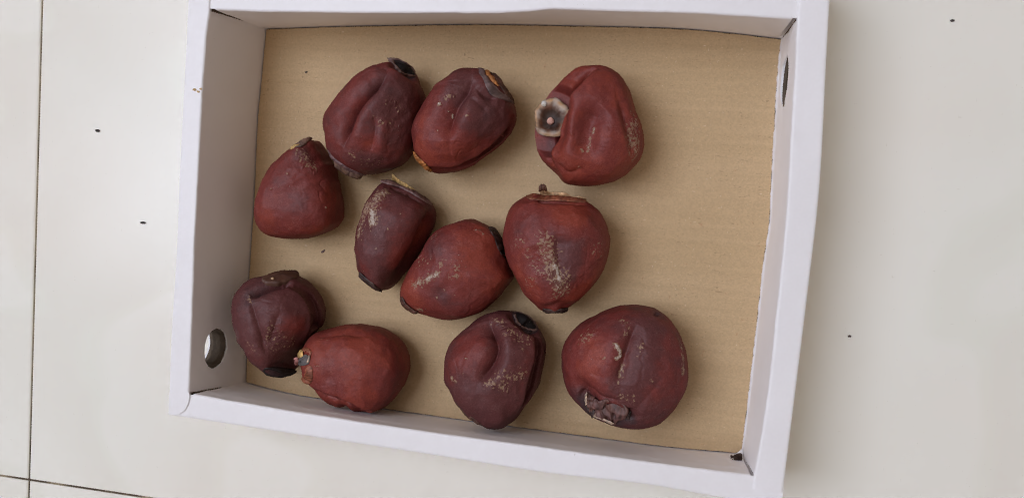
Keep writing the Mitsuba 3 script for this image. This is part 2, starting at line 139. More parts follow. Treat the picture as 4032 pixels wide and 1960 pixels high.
"E": {"c": [-54.8, -8.3], "H": 42, "e": 0.86, "lean": [0, 0], "R": [21.4, 22.8, 24.6, 26.7, 28.7, 29.7, 29.4, 28.6, 28.4, 28.8, 28.7, 28.8, 30.2, 31.3, 30.3, 27.7, 25.1, 23.2, 21.5, 20.2, 19.4, 19.0, 18.8, 18.7, 18.9, 19.2, 19.6, 20.6, 21.9, 22.8, 24.6, 27.8, 30.0, 30.9, 32.7, 34.4, 33.1, 29.4, 26.5, 24.5, 22.7, 21.3, 20.4, 19.8, 19.6, 19.6, 19.9, 20.5], "folds": [{"d": 4, "w": 3, "wl": 10, "wr": 10, "k": "valley", "p": [[-31.1, 9.6, 17.1], [-29.9, 1.1, 20.2], [-33.0, -7.5, 21.2], [-37.7, -18.1, 20.7], [-43.3, -28.0, 20.8], [-51.8, -39.1, 20.2]]}, {"d": 1.6, "w": 2, "wl": 1.2, "wr": 4, "p": [[-58.5, 19.9, 30.5], [-51.7, 19.7, 26.3], [-41.8, 16.2, 26.0], [-31.1, 9.9, 19.9]]}, {"k": "valley", "d": 1.0, "w": 10, "p": [[-57.4, 5.6, 40.3], [-59.0, -19.1, 40.9]]}], "seed": 5, "tone": 0.66, "mold": [[[[-55.9, 15.7, 35.0], [-58.6, 10.5, 38.2], [-61.6, 5.3, 38.6]], 6.0, 0.66], [[[-58.9, 3.9, 39.8], [-57.9, -1.8, 40.0]], 3.6, 0.95], [[[-62.5, 8.6, 37.0], [-66.2, 1.7, 35.5], [-67.7, -8.3, 36.6]], 5.0, 0.62], [[[-42.7, 4.2, 38.7], [-42.3, 2.2, 39.2]], 0.6, 1], [[[-48.7, -4.6, 41.0]], 0.9, 1], [[[-54.9, -16.1, 40.8]], 0.7, 1], [[[-48.6, -12.2, 40.4]], 0.7, 0.9], [[[-63.3, -31.4, 35.0]], 3, 0.42]], "tint": [[[[-42.1, -18.1, 30.6], [-38.3, -6.3, 18.7]], 10, -0.4], [[[-56.2, -10.7, 40.5]], 14, 0.2], [[[-52.2, -35.0, 28.9]], 8, 0.3], [[[-48.9, 16.3, 30.7]], 9, 0.25]], "bits": [["flap", {"A": [[-60.5, 21.4, 26.8], [-55.0, 20.7, 27.0], [-49.0, 19.3, 23.9], [-41.5, 16.2, 24.2], [-35.9, 12.9, 22.1], [-32.3, 10.0, 15.0]], "B": [[-60.3, 22.9, 25.9], [-56.9, 23.0, 20.7], [-52.4, 21.2, 15.1], [-43.6, 18.2, 18.4], [-38.0, 14.7, 13.6], [-32.8, 11.3, 12.2]], "mat": "husk_edge", "name": "husk_rim", "th": 0.9}], ["flap", {"A": [[-56.7, 22.7, 18.3], [-53.3, 21.3, 17.5], [-47.1, 19.5, 19.3], [-42.7, 17.4, 13.6]], "B": [[-54.2, 26.7, 26.0], [-51.2, 24.3, 26.0], [-47.4, 22.2, 24.0], [-41.6, 18.8, 22.0]], "mat": "calyx_yellow", "name": "calyx_flap", "th": 0.6}], ["flap", {"A": [[-67.2, -30.6, 33.4], [-63.3, -33.6, 33.7], [-58.5, -36.4, 34.1], [-56.1, -40.8, 25.0]], "B": [[-69.4, -33.8, 29.2], [-65.8, -36.7, 28.8], [-61.1, -39.4, 28.4], [-57.2, -42.4, 21.9]], "mat": "scar_brown", "name": "husk_edge", "th": 0.5}]]},
"F": {"c": [-14.0, -27.2], "H": 40, "e": 0.86, "lean": [0, 0], "R": [32.7, 30.9, 29.4, 29.1, 29.8, 30.7, 32.3, 32.6, 32.0, 31.9, 32.0, 31.6, 30.7, 29.5, 28.5, 27.4, 26.3, 25.2, 24.2, 23.4, 23.1, 23.1, 23.7, 24.7, 26.2, 28.2, 30.7, 34.0, 36.6, 36.6, 35.0, 32.6, 30.4, 28.7, 27.5, 26.8, 26.4, 26.2, 26.2, 26.2, 26.4, 26.6, 26.7, 26.9, 27.5, 28.4, 29.2, 30.9], "folds": [{"d": 5, "w": 1.5, "k": "step", "lo": -1, "L": 9, "p": [[4.0, -0.2, 20.1], [9.2, -6.9, 24.3], [12.1, -13.8, 22.2], [15.1, -20.3, 16.9]]}, {"d": 0.7, "w": 4, "k": "valley", "p": [[-21.8, -41.3, 37.7], [-14.4, -36.3, 39.2], [-7.4, -32.8, 39.3]]}, {"k": "valley", "d": 1, "w": 7, "p": [[-31.9, -22.7, 33.5], [-22.2, -16.1, 37.5]]}], "seed": 6, "tone": 0.34, "mold": [[[[-31.6, -34.5, 37.3], [-27.3, -31.8, 38.5]], 3.0, 0.72], [[[-24.3, -30.5, 39.1], [-19.2, -27.3, 39.6]], 3.0, 0.78], [[[-31.2, -49.3, 31.2]], 3.6, 0.62], [[[-2.1, -1.6, 30.1], [0.6, -2.1, 29.2], [3.1, -3.8, 30.0]], 0.9, 0.75], [[[-14.7, -36.0, 38.2]], 1.2, 0.7], [[[-8.1, -38.2, 38.1]], 0.8, 0.8], [[[-18.7, -40.5, 37.2]], 0.7, 0.8], [[[-11.7, -41.9, 37.2]], 0.7, 0.7], [[[-30.8, -21.3, 32.6], [-7.9, -23.8, 39.7]], 6, 0.36], [[[-25.3, -6.7, 30.0]], 5, 0.4]], "tint": [[[[-23.3, -11.4, 35.1]], 9, 0.4], [[[-1.1, -11.6, 36.6]], 11, -0.15], [[[-16.1, -37.9, 37.8]], 7, 0.45], [[[15.0, -28.0, 30.1]], 9, -0.25], [[[-35.1, -39.9, 35.7]], 8, -0.35], [[[7.1, -8.3, 30.2]], 6, -0.3], [[[-6.7, -46.6, 33.2]], 9, 0.2]], "bits": [["flap", {"A": [[2.7, 0.5, 15.7], [7.3, -2.8, 26.7], [10.2, -8.2, 26.5], [12.9, -13.7, 25.4], [13.6, -17.5, 16.3]], "B": [[5.6, -0.1, 14.6], [8.7, -3.5, 13.8], [11.1, -7.7, 13.1], [12.2, -12.0, 13.4], [14.0, -16.9, 14.9]], "mat": "scar_brown", "name": "calyx_flap", "th": 0.8}], ["flap", {"A": [[-40.9, -42.6, 31.7], [-39.2, -45.7, 31.8], [-35.9, -48.7, 30.9], [-31.4, -50.8, 29.2]], "B": [[-43.8, -43.3, 27.5], [-43.1, -47.5, 26.1], [-39.4, -50.9, 25.5], [-34.4, -52.8, 24.6]], "mat": "calyx_brown", "name": "husk_edge", "th": 0.6}]]},
"G": {"c": [42.9, -9.1], "H": 47, "e": 0.86, "lean": [0, 0], "R": [29.5, 29.9, 30.4, 30.8, 31.1, 31.5, 31.7, 31.5, 31.1, 30.5, 29.9, 29.4, 29.2, 29.5, 30.0, 32.4, 33.0, 33.3, 33.5, 33.0, 32.0, 30.9, 29.7, 28.7, 27.7, 26.8, 26.2, 25.9, 25.9, 26.1, 26.9, 27.7, 29.3, 30.6, 32.4, 34.5, 34.6, 35.3, 33.6, 31.9, 30.7, 29.9, 29.3, 28.8, 28.6, 28.6, 28.7, 29.0], "folds": [{"d": 2.0, "w": 4, "wl": 10, "wr": 2.5, "p": [[47.0, 0.5, 46.1], [47.4, -6.7, 46.8], [48.9, -15.1, 46.3], [50.6, -23.7, 44.3]]}, {"d": 2.2, "w": 2, "wl": 1.3, "wr": 3.5, "b": 0.8, "bs": 1, "bw": 4, "p": [[26.3, 17.0, 32.6], [37.1, 17.2, 34.3], [50.4, 18.0, 32.0], [59.5, 16.7, 27.4]]}, {"k": "valley", "d": 1.2, "w": 3, "p": [[41.2, -41.7, 31.9], [48.5, -38.8, 36.2], [53.4, -40.5, 25.9]]}, {"k": "valley", "d": 1.2, "w": 7, "p": [[37.6, -5.5, 46.7], [44.0, -20.9, 46.1]]}], "seed": 7, "tone": 0.32, "mold": [[[[41.4, -5.2, 45.9], [43.2, -13.0, 45.0], [47.8, -22.0, 44.5], [50.7, -29.3, 42.0]], 7.0, 0.64], [[[46.7, -16.8, 44.2], [49.0, -21.3, 43.8], [49.6, -23.5, 44.0]], 1.9, 1.0], [[[40.9, -9.2, 45.1], [42.7, -15.8, 44.8]], 3, 0.66], [[[32.3, -11.3, 45.0], [39.1, -20.7, 44.9]], 4, 0.42], [[[68.4, -6.6, 36.2]], 6, 0.4], [[[55.9, -35.1, 32.5]], 1.4, 0.5], [[[26.9, -6.4, 43.8]], 7, 0.33], [[[34.3, -26.0, 42.7]], 6, 0.34]], "tint": [[[[52.0, -7.0, 44.2], [51.5, -20.4, 43.1]], 10, 0.65], [[[52.1, 10.9, 40.7]], 10, -0.45], [[[61.0, -30.6, 31.6]], 9, -0.3], [[[25.0, -2.5, 42.9]], 10, 0.25], [[[39.6, 6.6, 44.1]], 9, 0.15], [[[31.0, -29.3, 38.7]], 9, -0.1], [[[66.0, 0.6, 38.3]], 10, 0.1]], "bits": [["flap", {"A": [[25.1, 18.1, 28.3], [30.2, 17.4, 34.5], [35.6, 17.1, 33.5], [43.6, 18.0, 32.5], [51.6, 17.9, 30.5], [56.7, 17.9, 27.3], [59.9, 17.0, 25.2]], "B": [[25.7, 19.6, 26.6], [29.7, 20.7, 25.8], [33.8, 20.9, 20.8], [42.0, 20.6, 23.6], [50.6, 19.9, 24.1], [55.9, 19.3, 21.6], [59.3, 18.2, 20.3]], "mat": "calyx_rust", "name": "calyx_collar", "th": 0.8}], ["flap", {"A": [[32.8, 21.1, 25.0], [34.7, 20.1, 26.0], [38.3, 19.7, 26.0], [42.5, 19.9, 26.0], [46.5, 19.6, 25.0], [50.6, 19.4, 24.0], [54.5, 19.2, 22.0], [58.2, 18.9, 20.0]], "B": [[33.7, 24.5, 36.0], [36.2, 23.1, 32.0], [39.0, 21.9, 29.0], [42.6, 22.2, 28.0], [46.2, 22.2, 29.0], [50.8, 20.7, 26.0], [54.1, 20.8, 25.0], [58.4, 20.5, 23.0]], "mat": "calyx_tan", "name": "calyx_flap", "th": 0.8}], ["flap", {"A": [[33.3, 21.9, 33.0], [35.9, 22.8, 34.0], [37.5, 22.6, 31.0]], "B": [[34.1, 24.8, 38.0], [36.2, 25.4, 39.0], [37.9, 25.1, 37.0]], "mat": "calyx_brown", "name": "calyx_curl", "th": 1.4}], ["flap", {"A": [[40.2, -41.2, 32.9], [43.9, -41.7, 31.8], [49.4, -41.2, 31.3], [52.9, -40.3, 24.7]], "B": [[39.6, -43.7, 27.2], [43.4, -43.9, 27.3], [48.7, -43.6, 25.7], [52.7, -42.6, 22.0]], "mat": "scar_brown", "name": "tip_edge", "th": 0.8}]]},
"H": {"c": [-123.9, -66.5], "H": 47, "e": 0.86, "lean": [-0.06, 0], "R": [25.9, 27.3, 28.0, 28.4, 28.6, 28.9, 29.3, 29.6, 29.6, 29.4, 29.3, 29.1, 28.8, 28.7, 28.7, 28.9, 28.9, 28.5, 28.2, 27.9, 27.0, 25.4, 23.9, 22.7, 22.0, 21.5, 21.1, 20.7, 21.2, 22.6, 23.0, 22.8, 23.4, 25.4, 27.6, 29.4, 31.4, 33.3, 33.1, 29.4, 24.6, 22.1, 21.7, 21.3, 20.8, 21.2, 22.4, 24.1], "folds": [{"d": 1.4, "w": 2.6, "wl": 3, "wr": 1.5, "p": [[-129.2, -50.7, 43.8], [-124.3, -59.8, 46.6], [-120.2, -70.1, 46.3], [-117.5, -81.9, 42.7]]}, {"d": 7, "w": 1.6, "k": "step", "lo": -1, "L": 16, "p": [[-109.0, -43.9, 33.1], [-102.3, -49.5, 29.7], [-98.4, -56.8, 28.4], [-99.0, -67.3, 25.8], [-107.5, -80.3, 14.0]]}, {"d": 4.0, "w": 2.4, "wl": 2, "wr": 3.5, "b": 1, "bs": 1, "bw": 4, "p": [[-130.1, -50.0, 43.3], [-123.7, -45.5, 40.7], [-118.0, -42.4, 36.7], [-110.9, -41.4, 29.9]]}, {"d": 1.5, "w": 3, "p": [[-110.1, -56.3, 42.7], [-112.1, -66.2, 44.6], [-114.7, -76.7, 42.0]]}, {"d": 2.0, "w": 3, "p": [[-120.2, -90.9, 40.2], [-113.6, -89.9, 32.7], [-113.1, -95.0, 14.3]]}], "seed": 8, "tone": 0.86, "mold": [[[[-114.3, -66.5, 43.7], [-113.7, -76.8, 40.5]], 6, 0.4], [[[-125.0, -78.9, 45.7]], 7, 0.38], [[[-116.6, -90.5, 33.8]], 1.6, 0.4], [[[-131.0, -50.1, 42.5], [-128.6, -53.1, 43.9]], 1.5, 0.6], [[[-108.1, -75.5, 34.4]], 8, 0.33], [[[-101.0, -48.4, 30.5], [-97.4, -54.9, 29.7]], 2, 0.4]], "tint": [[[[-124.7, -44.2, 37.5], [-129.7, -48.5, 41.0]], 8, 0.3], [[[-103.3, -66.2, 37.7]], 9, -0.45], [[[-118.9, -81.9, 43.5]], 9, -0.1], [[[-115.7, -94.6, 31.7]], 8, 0.5], [[[-99.2, -62.6, 16.1]], 7, 0.1]], "bits": [["disc", {"O": [[-127.2, -40.8, 36.1], [-126.9, -38.8, 31.3], [-126.0, -37.1, 21.6], [-120.8, -36.1, 17.5], [-116.4, -36.1, 15.0], [-115.1, -37.3, 14.8], [-112.2, -39.1, 24.4], [-114.8, -41.1, 31.2], [-118.8, -41.8, 35.4], [-123.1, -41.8, 37.4]], "mat": "calyx_brown", "name": "calyx_disc", "th": 1.3, "n": [0.113, 0.98, 0.162]}], ["lump", {"C": [-121.1, -39.4, 31.5], "r": 1.0, "lift": 2.2, "mat": "calyx_tan", "name": "stem_stub"}], ["disc", {"O": [[-122.1, -93.2, 38.4], [-117.8, -91.1, 38.1], [-114.7, -92.1, 30.4], [-114.0, -94.8, 19.5], [-113.1, -97.4, 12.1], [-114.5, -99.1, 16.4], [-116.0, -99.2, 24.0], [-119.3, -97.8, 31.5]], "mat": "scar", "name": "base_scar", "th": 0.8, "n": [0.893, -0.419, 0.163]}]]},
"I": {"c": [-72.2, -88.3], "H": 42, "e": 0.86, "lean": [0, 0], "R": [32.7, 32.7, 32.3, 31.6, 30.9, 30.2, 29.3, 28.3, 27.3, 26.4, 25.5, 25.1, 25.1, 24.8, 25.0, 25.7, 26.5, 27.5, 29.1, 30.8, 31.9, 32.5, 33.0, 33.4, 33.6, 32.5, 30.6, 28.7, 27.4, 26.6, 26.6, 26.8, 26.5, 26.1, 25.5, 23.6, 23.9, 26.6, 26.6, 27.5, 29.8, 30.6, 30.1, 29.9, 30.1, 30.5, 31.0, 31.9], "folds": [{"d": 6, "w": 1.8, "k": "step", "lo": 1, "L": 14, "p": [[-90.2, -100.3, 34.5], [-80.1, -102.8, 38.3], [-68.9, -105.7, 37.6], [-60.6, -109.1, 34.2], [-55.2, -111.7, 27.8]]}, {"d": 1.0, "w": 3, "wl": 6, "wr": 2.5, "p": [[-92.8, -72.4, 33.1], [-82.4, -68.4, 32.9], [-69.4, -66.7, 32.5], [-58.7, -67.4, 30.8]]}, {"k": "valley", "d": 0.9, "w": 8, "flat": 1, "p": [[-46.4, -80.4, 33.4], [-41.9, -83.3, 28.7]]}, {"k": "valley", "d": 0.8, "w": 8, "flat": 1, "p": [[-79.6, -79.6, 40.7], [-77.6, -90.7, 41.7]]}, {"k": "pit", "d": 1.5, "w": 5, "p": [[-102.6, -88.9, 31.3]]}], "seed": 9, "tone": 0.28, "mold": [[[[-85.1, -71.4, 34.3]], 4, 0.32], [[[-84.8, -85.2, 40.2]], 4, 0.34]], "tint": [[[[-62.2, -73.3, 37.9]], 11, -0.25], [[[-73.4, -93.6, 41.0]], 9, 0.1], [[[-41.5, -88.6, 26.7]], 7, 0.35], [[[-88.6, -79.4, 38.6]], 7, -0.1], [[[-48.1, -98.9, 32.4]], 10, 0.1]], "bits": [["flap", {"A": [[-91.0, -78.9, 38.4], [-92.4, -77.9, 37.4], [-95.0, -77.3, 35.6], [-98.3, -77.9, 33.0], [-102.0, -79.6, 28.9], [-103.5, -81.0, 29.3]], "B": [[-91.4, -80.8, 39.5], [-93.3, -79.4, 38.2], [-95.5, -79.2, 36.6], [-97.2, -79.6, 35.4], [-99.0, -80.5, 34.1], [-101.4, -82.5, 31.4]], "mat": "calyx_rust", "name": "husk_lip", "th": 0.8}], ["flap", {"A": [[-104.2, -84.0, 29.7], [-103.2, -81.3, 30.8], [-102.0, -79.9, 30.5], [-99.7, -79.5, 32.9]], "B": [[-102.5, -85.0, 29.6], [-99.2, -83.4, 34.5], [-97.6, -82.1, 36.4], [-98.6, -79.8, 34.7]], "mat": "calyx_yellow", "name": "inner_peel", "th": 0.7}], ["flap", {"A": [[-106.4, -86.8, 30.1], [-105.2, -85.1, 29.9], [-103.4, -84.8, 29.4]], "B": [[-108.9, -90.6, 24.0], [-106.6, -90.4, 25.0], [-104.2, -87.8, 26.0]], "mat": "calyx_pink", "name": "tip_shred", "th": 0.8}], ["disc", {"O": [[-104.1, -86.4, 27.9], [-98.0, -82.8, 35.6], [-94.9, -80.8, 37.6], [-92.1, -81.0, 39.1], [-91.2, -83.3, 40.0], [-92.3, -85.3, 39.8], [-95.9, -87.3, 38.0], [-104.2, -89.6, 27.9]], "mat": "mold_grey", "name": "tip_core", "th": 0.7, "n": [-0.566, 0.129, 0.814]}], ["lump", {"C": [-98.9, -85.6, 34.5], "r": 0.55, "lift": 2.6, "mat": "scar", "name": "tip_pit"}], ["flap", {"A": [[-91.3, -80.5, 39.7], [-91.5, -82.8, 40.1], [-92.2, -85.0, 40.1]], "B": [[-92.0, -80.3, 40.1], [-92.4, -82.6, 40.4], [-92.7, -84.9, 40.6]], "mat": "calyx_pale", "name": "pale_fold", "th": 0.4}], ["flap", {"A": [[-92.6, -86.0, 39.1], [-90.2, -86.3, 40.1], [-88.8, -88.6, 40.5], [-88.9, -91.6, 40.0], [-89.6, -94.5, 38.8], [-93.9, -98.9, 33.9]], "B": [[-94.5, -87.7, 38.1], [-94.8, -89.3, 37.8], [-95.5, -91.7, 36.8], [-99.2, -95.2, 31.9], [-99.6, -97.0, 32.5], [-97.5, -98.3, 32.5]], "mat": "calyx_rust", "name": "husk_lip", "th": 0.8}]]},
"J": {"c": [13.7, -79.0], "H": 47, "e": 0.86, "lean": [0, 0], "R": [26.6, 27.2, 28.2, 29.8, 31.2, 32.1, 32.9, 33.2, 34.7, 34.7, 33.7, 32.9, 32.2, 31.1, 30.0, 29.0, 28.3, 27.9, 27.8, 28.1, 28.8, 29.2, 29.3, 29.3, 29.1, 28.9, 29.0, 28.6, 27.7, 27.9, 28.8, 29.1, 29.4, 30.8, 31.2, 32.1, 34.0, 34.2, 33.9, 32.5, 30.1, 28.5, 27.4, 26.8, 26.3, 26.2, 26.2, 26.3], "folds": [{"d": 5.6, "w": 3.5, "wl": 3.0, "wr": 4.5, "b": 1.2, "bs": -1, "bw": 6, "p": [[10.7, -50.0, 32.8], [15.1, -55.2, 40.7], [18.9, -62.2, 44.4], [18.6, -69.9, 46.4], [15.2, -76.7, 46.9], [11.6, -82.5, 46.9]]}, {"d": 9, "w": 1.6, "k": "step", "lo": -1, "L": 18, "p": [[36.0, -55.5, 28.0], [37.9, -62.6, 33.4], [37.7, -72.3, 35.5], [35.9, -83.0, 36.5], [32.9, -94.1, 33.9], [28.1, -104.9, 28.6]]}, {"k": "pit", "d": 4.2, "w": 5.8, "flat": 1, "p": [[27.5, -47.9, 27.9], [30.4, -49.8, 29.4], [33.4, -52.2, 26.5]]}, {"k": "valley", "d": 0.8, "w": 5, "p": [[19.8, -49.5, 34.6], [22.4, -53.4, 39.0]]}], "seed": 10, "tone": 0.74, "mold": [[[[15.5, -82.8, 46.3], [20.8, -81.4, 46.6], [24.7, -84.6, 45.0]], 3.2, 0.58], [[[21.9, -78.0, 46.4], [32.2, -77.7, 41.8]], 4.5, 0.5], [[[26.0, -85.9, 44.2]], 2, 0.55], [[[2.3, -71.0, 44.5]], 0.8, 0.9], [[[1.7, -78.9, 45.4]], 0.7, 0.8], [[[-3.0, -84.3, 43.1], [-5.6, -82.8, 41.8]], 2, 0.6], [[[25.0, -53.2, 38.5], [32.0, -58.5, 37.8]], 7, 0.42], [[[12.6, -51.1, 33.1], [18.6, -50.3, 35.2]], 3, 0.5], [[[19.4, -66.4, 38.9]], 0.7, 0.8]], "tint": [[[[26.1, -48.7, 22.2], [29.1, -50.8, 22.9], [32.3, -53.4, 20.2]], 3.6, 2.6], [[[2.9, -68.1, 43.7]], 12, -0.35], [[[16.6, -51.1, 35.4]], 9, 0.1], [[[11.9, -97.0, 43.9]], 12, 0.15], [[[26.5, -65.4, 44.1]], 10, 0.05], [[[19.7, -85.5, 46.3]], 9, 0.2]], "bits": [["bowl", {"O": [[23.0, -47.5, 23.3], [23.7, -46.7, 18.2], [27.0, -47.2, 17.1], [30.7, -48.9, 17.0], [33.3, -52.1, 14.4], [35.0, -54.8, 19.1], [33.4, -55.5, 21.3], [30.1, -54.5, 22.5], [26.8, -52.3, 24.4], [24.1, -49.7, 24.1]], "mat": "scar", "depth": 1.5, "rim": 0.5, "name": "stem_scar", "n": [0.549, 0.508, 0.664]}], ["flap", {"A": [[-6.4, -93.1, 35.6], [-1.9, -95.8, 39.5], [1.4, -100.6, 37.5], [5.9, -104.0, 37.8], [11.0, -108.3, 34.7]], "B": [[-6.3, -96.2, 33.9], [-2.5, -101.0, 33.7], [2.1, -104.8, 34.0], [6.3, -107.6, 33.0], [11.5, -109.7, 33.7]], "mat": "calyx_brown", "name": "calyx_flap", "th": 0.8}]]},
"K": {"c": [86.7, -70.3], "H": 47, "e": 0.86, "lean": [0, 0], "R": [33.2, 33.1, 33.1, 33.3, 33.3, 33.9, 34.7, 35.5, 36.2, 36.3, 35.7, 34.8, 33.9, 33.3, 32.7, 32.3, 32.1, 32.3, 32.9, 33.6, 34.1, 34.5, 35.0, 35.1, 35.0, 34.7, 34.4, 34.4, 34.2, 33.6, 33.1, 33.1, 33.0, 32.4, 31.9, 31.9, 32.1, 32.5, 33.3, 34.0, 34.4, 34.7, 34.7, 34.4, 34.2, 34.0, 33.8, 33.5], "folds": [{"d": 2.6, "w": 3, "wl": 5, "wr": 2.2, "b": 0.8, "bs": 1, "bw": 6, "p": [[91.6, -43.5, 39.5], [88.6, -50.3, 43.5], [86.9, -58.4, 46.0], [85.2, -67.3, 47.0], [85.1, -75.0, 46.9]]}, {"d": 0.9, "w": 3, "wl": 3, "wr": 5, "p": [[106.4, -70.6, 43.5], [100.9, -79.2, 44.8], [94.7, -87.2, 44.0]]}, {"k": "valley", "d": 3.6, "w": 5.5, "p": [[60.3, -80.5, 37.9], [65.4, -81.1, 41.5], [68.9, -85.9, 41.2], [71.8, -91.2, 39.5], [81.0, -93.0, 40.6], [89.9, -89.9, 43.1]]}, {"k": "pit", "d": 1.6, "w": 2.5, "p": [[100.3, -37.8, 29.4], [102.3, -38.8, 29.9]]}, {"d": 1.5, "w": 2, "p": [[67.4, -80.6, 42.7], [76.8, -83.5, 44.8], [85.7, -83.5, 45.5]]}, {"d": 2, "w": 3, "p": [[89.7, -87.8, 44.1], [93.2, -94.9, 39.7]]}, {"d": 1.6, "w": 2.2, "p": [[62.6, -84.1, 38.3], [67.6, -86.3, 40.2]]}], "seed": 11, "tone": 0.54, "mold": [[[[81.5, -54.4, 45.0], [83.6, -57.0, 45.3], [84.5, -60.1, 44.9], [82.4, -61.1, 46.1]], 1.3, 1.0], [[[86.0, -64.7, 43.3], [85.5, -69.7, 44.1], [84.9, -73.3, 45.7]], 1.8, 0.62], [[[85.4, -44.2, 39.7], [86.9, -47.0, 41.1], [86.2, -49.2, 42.1]], 1.8, 0.62], [[[83.3, -43.2, 38.5]], 3, 0.5], [[[62.8, -54.7, 37.3], [68.6, -51.8, 39.1]], 4.5, 0.5], [[[114.2, -51.9, 27.4], [116.5, -61.3, 32.5], [117.0, -68.1, 33.7]], 2.0, 0.62], [[[101.3, -71.6, 44.6]], 1, 0.8], [[[94.5, -54.1, 43.6], [94.4, -59.0, 44.8]], 3, 0.42], [[[86.2, -80.8, 45.9], [91.9, -82.1, 45.2]], 3, 0.5], [[[75.2, -62.3, 45.8], [77.3, -63.8, 46.6]], 2, 0.42]], "tint": [[[[95.6, -45.6, 40.4], [92.7, -61.1, 45.1], [90.3, -77.0, 46.2]], 11, 0.35], [[[68.9, -64.5, 44.2]], 14, -0.35], [[[65.1, -87.0, 35.8], [70.0, -94.2, 33.5]], 6, 0.8], [[[80.8, -98.9, 33.1], [91.2, -94.8, 38.6]], 6, 0.7], [[[101.6, -38.6, 27.0]], 3, 0.6], [[[103.5, -89.5, 40.6]], 9, 0.2], [[[112.7, -57.2, 36.0]], 9, 0.0]], "bits": [["flap", {"A": [[67.8, -82.8, 36.2], [69.7, -84.2, 36.8], [72.5, -85.3, 37.5], [75.5, -85.4, 41.9], [78.5, -84.0, 43.7], [80.9, -84.9, 43.8]], "B": [[67.9, -90.4, 36.5], [69.3, -91.2, 36.4], [70.7, -92.9, 36.0], [73.3, -91.9, 36.6], [75.7, -92.0, 36.8], [77.6, -91.0, 37.2]], "mat": "flap_mauve", "name": "torn_husk_flap", "th": 0.7, "rough": 1.5, "crumple": 1.6}], ["flap", {"A": [[73.9, -88.9, 36.3], [77.4, -88.7, 38.6], [80.8, -86.4, 43.1], [84.2, -86.3, 43.7], [87.6, -85.8, 44.9], [91.4, -88.7, 41.0]], "B": [[72.4, -96.2, 35.0], [74.9, -95.9, 36.2], [77.6, -97.1, 35.9], [80.9, -97.9, 36.0], [83.7, -99.5, 34.1], [84.6, -97.4, 37.7], [87.4, -95.0, 40.0], [89.7, -92.9, 41.0], [90.0, -90.8, 41.6]], "mat": "flap_mauve", "name": "torn_husk_flap", "th": 0.7, "rough": 1.4, "crumple": 1.5}], ["flap", {"A": [[67.4, -89.8, 35.6], [68.8, -92.5, 34.7], [70.2, -95.3, 33.5], [71.9, -98.0, 30.8]], "B": [[69.7, -90.0, 36.5], [71.1, -91.4, 36.2], [72.9, -92.6, 36.1], [74.5, -93.2, 36.1]], "mat": "scar_brown", "name": "dark_fold", "th": 0.6, "rough": 1.4, "crumple": 1.2}], ["flap", {"A": [[91.6, -89.0, 41.0], [90.5, -91.8, 39.6], [90.0, -94.1, 39.4]], "B": [[92.5, -89.8, 40.6], [92.0, -92.2, 39.1], [91.8, -94.6, 39.3]], "mat": "scar_brown", "name": "dark_fold", "th": 0.5, "rough": 1.2}], ["flap", {"A": [[67.2, -84.4, 37.4], [67.6, -87.7, 37.1], [67.9, -90.8, 36.0]], "B": [[68.4, -82.4, 38.0], [68.5, -85.5, 38.4], [68.9, -89.2, 37.6]], "mat": "calyx_pale", "name": "flap_edge", "th": 0.7}], ["flap", {"A": [[71.8, -96.9, 33.4], [74.7, -96.4, 35.5], [78.0, -97.3, 35.7], [83.4, -99.9, 33.1]], "B": [[73.5, -93.7, 37.3], [75.8, -95.0, 37.2], [78.7, -96.1, 37.3], [84.0, -97.8, 37.4]], "mat": "calyx_pale", "name": "flap_edge", "th": 0.7}], ["lump", {"C": [80.0, -92.8, 35.6], "r": 1.2, "lift": 2.6, "mat": "mold_white", "name": "mold_bead"}]]}}''')
FRUIT_KEYS = {'A': 'dried_fruit', 'B': 'dried_fruit_001', 'C': 'dried_fruit_002', 'D': 'dried_fruit_003', 'E': 'dried_fruit_004', 'F': 'dried_fruit_005', 'G': 'dried_fruit_006', 'H': 'dried_fruit_007', 'I': 'dried_fruit_008', 'J': 'dried_fruit_009', 'K': 'dried_fruit_010'}
FRUIT_LABELS = {'A': 'dark dried fruit with two long folds and black stem hole, leftmost of the top row', 'B': 'wrinkled purple red dried fruit with an orange torn sliver beside its cap', 'C': 'bright red dried fruit with an open tan stem cup and pink stub', 'D': 'smooth rounded triangular red dried fruit nearest the left wall, below the top row', 'E': 'flat sided purple dried fruit with white powdery mould down its upper left side', 'F': 'red dried fruit with a short cream mould streak, touching two fruits in the centre', 'G': 'rounded dried fruit with curled tan cap and a pale mouldy dent in its middle', 'H': 'dark purple lumpy dried fruit leaning on the left wall beside the vent hole', 'I': 'oval red dried fruit with peeling orange and grey tip, by the bottom wall', 'J': 'dark dried fruit with a deep crease and round black hole, touching the bottom wall', 'K': 'largest broad purple red dried fruit with a torn crumpled flap at its lower edge'}

# ---- materials ---------------------------------------------------------------------------------------
def mm(p): return p.x*1000, p.y*1000, p.z*1000

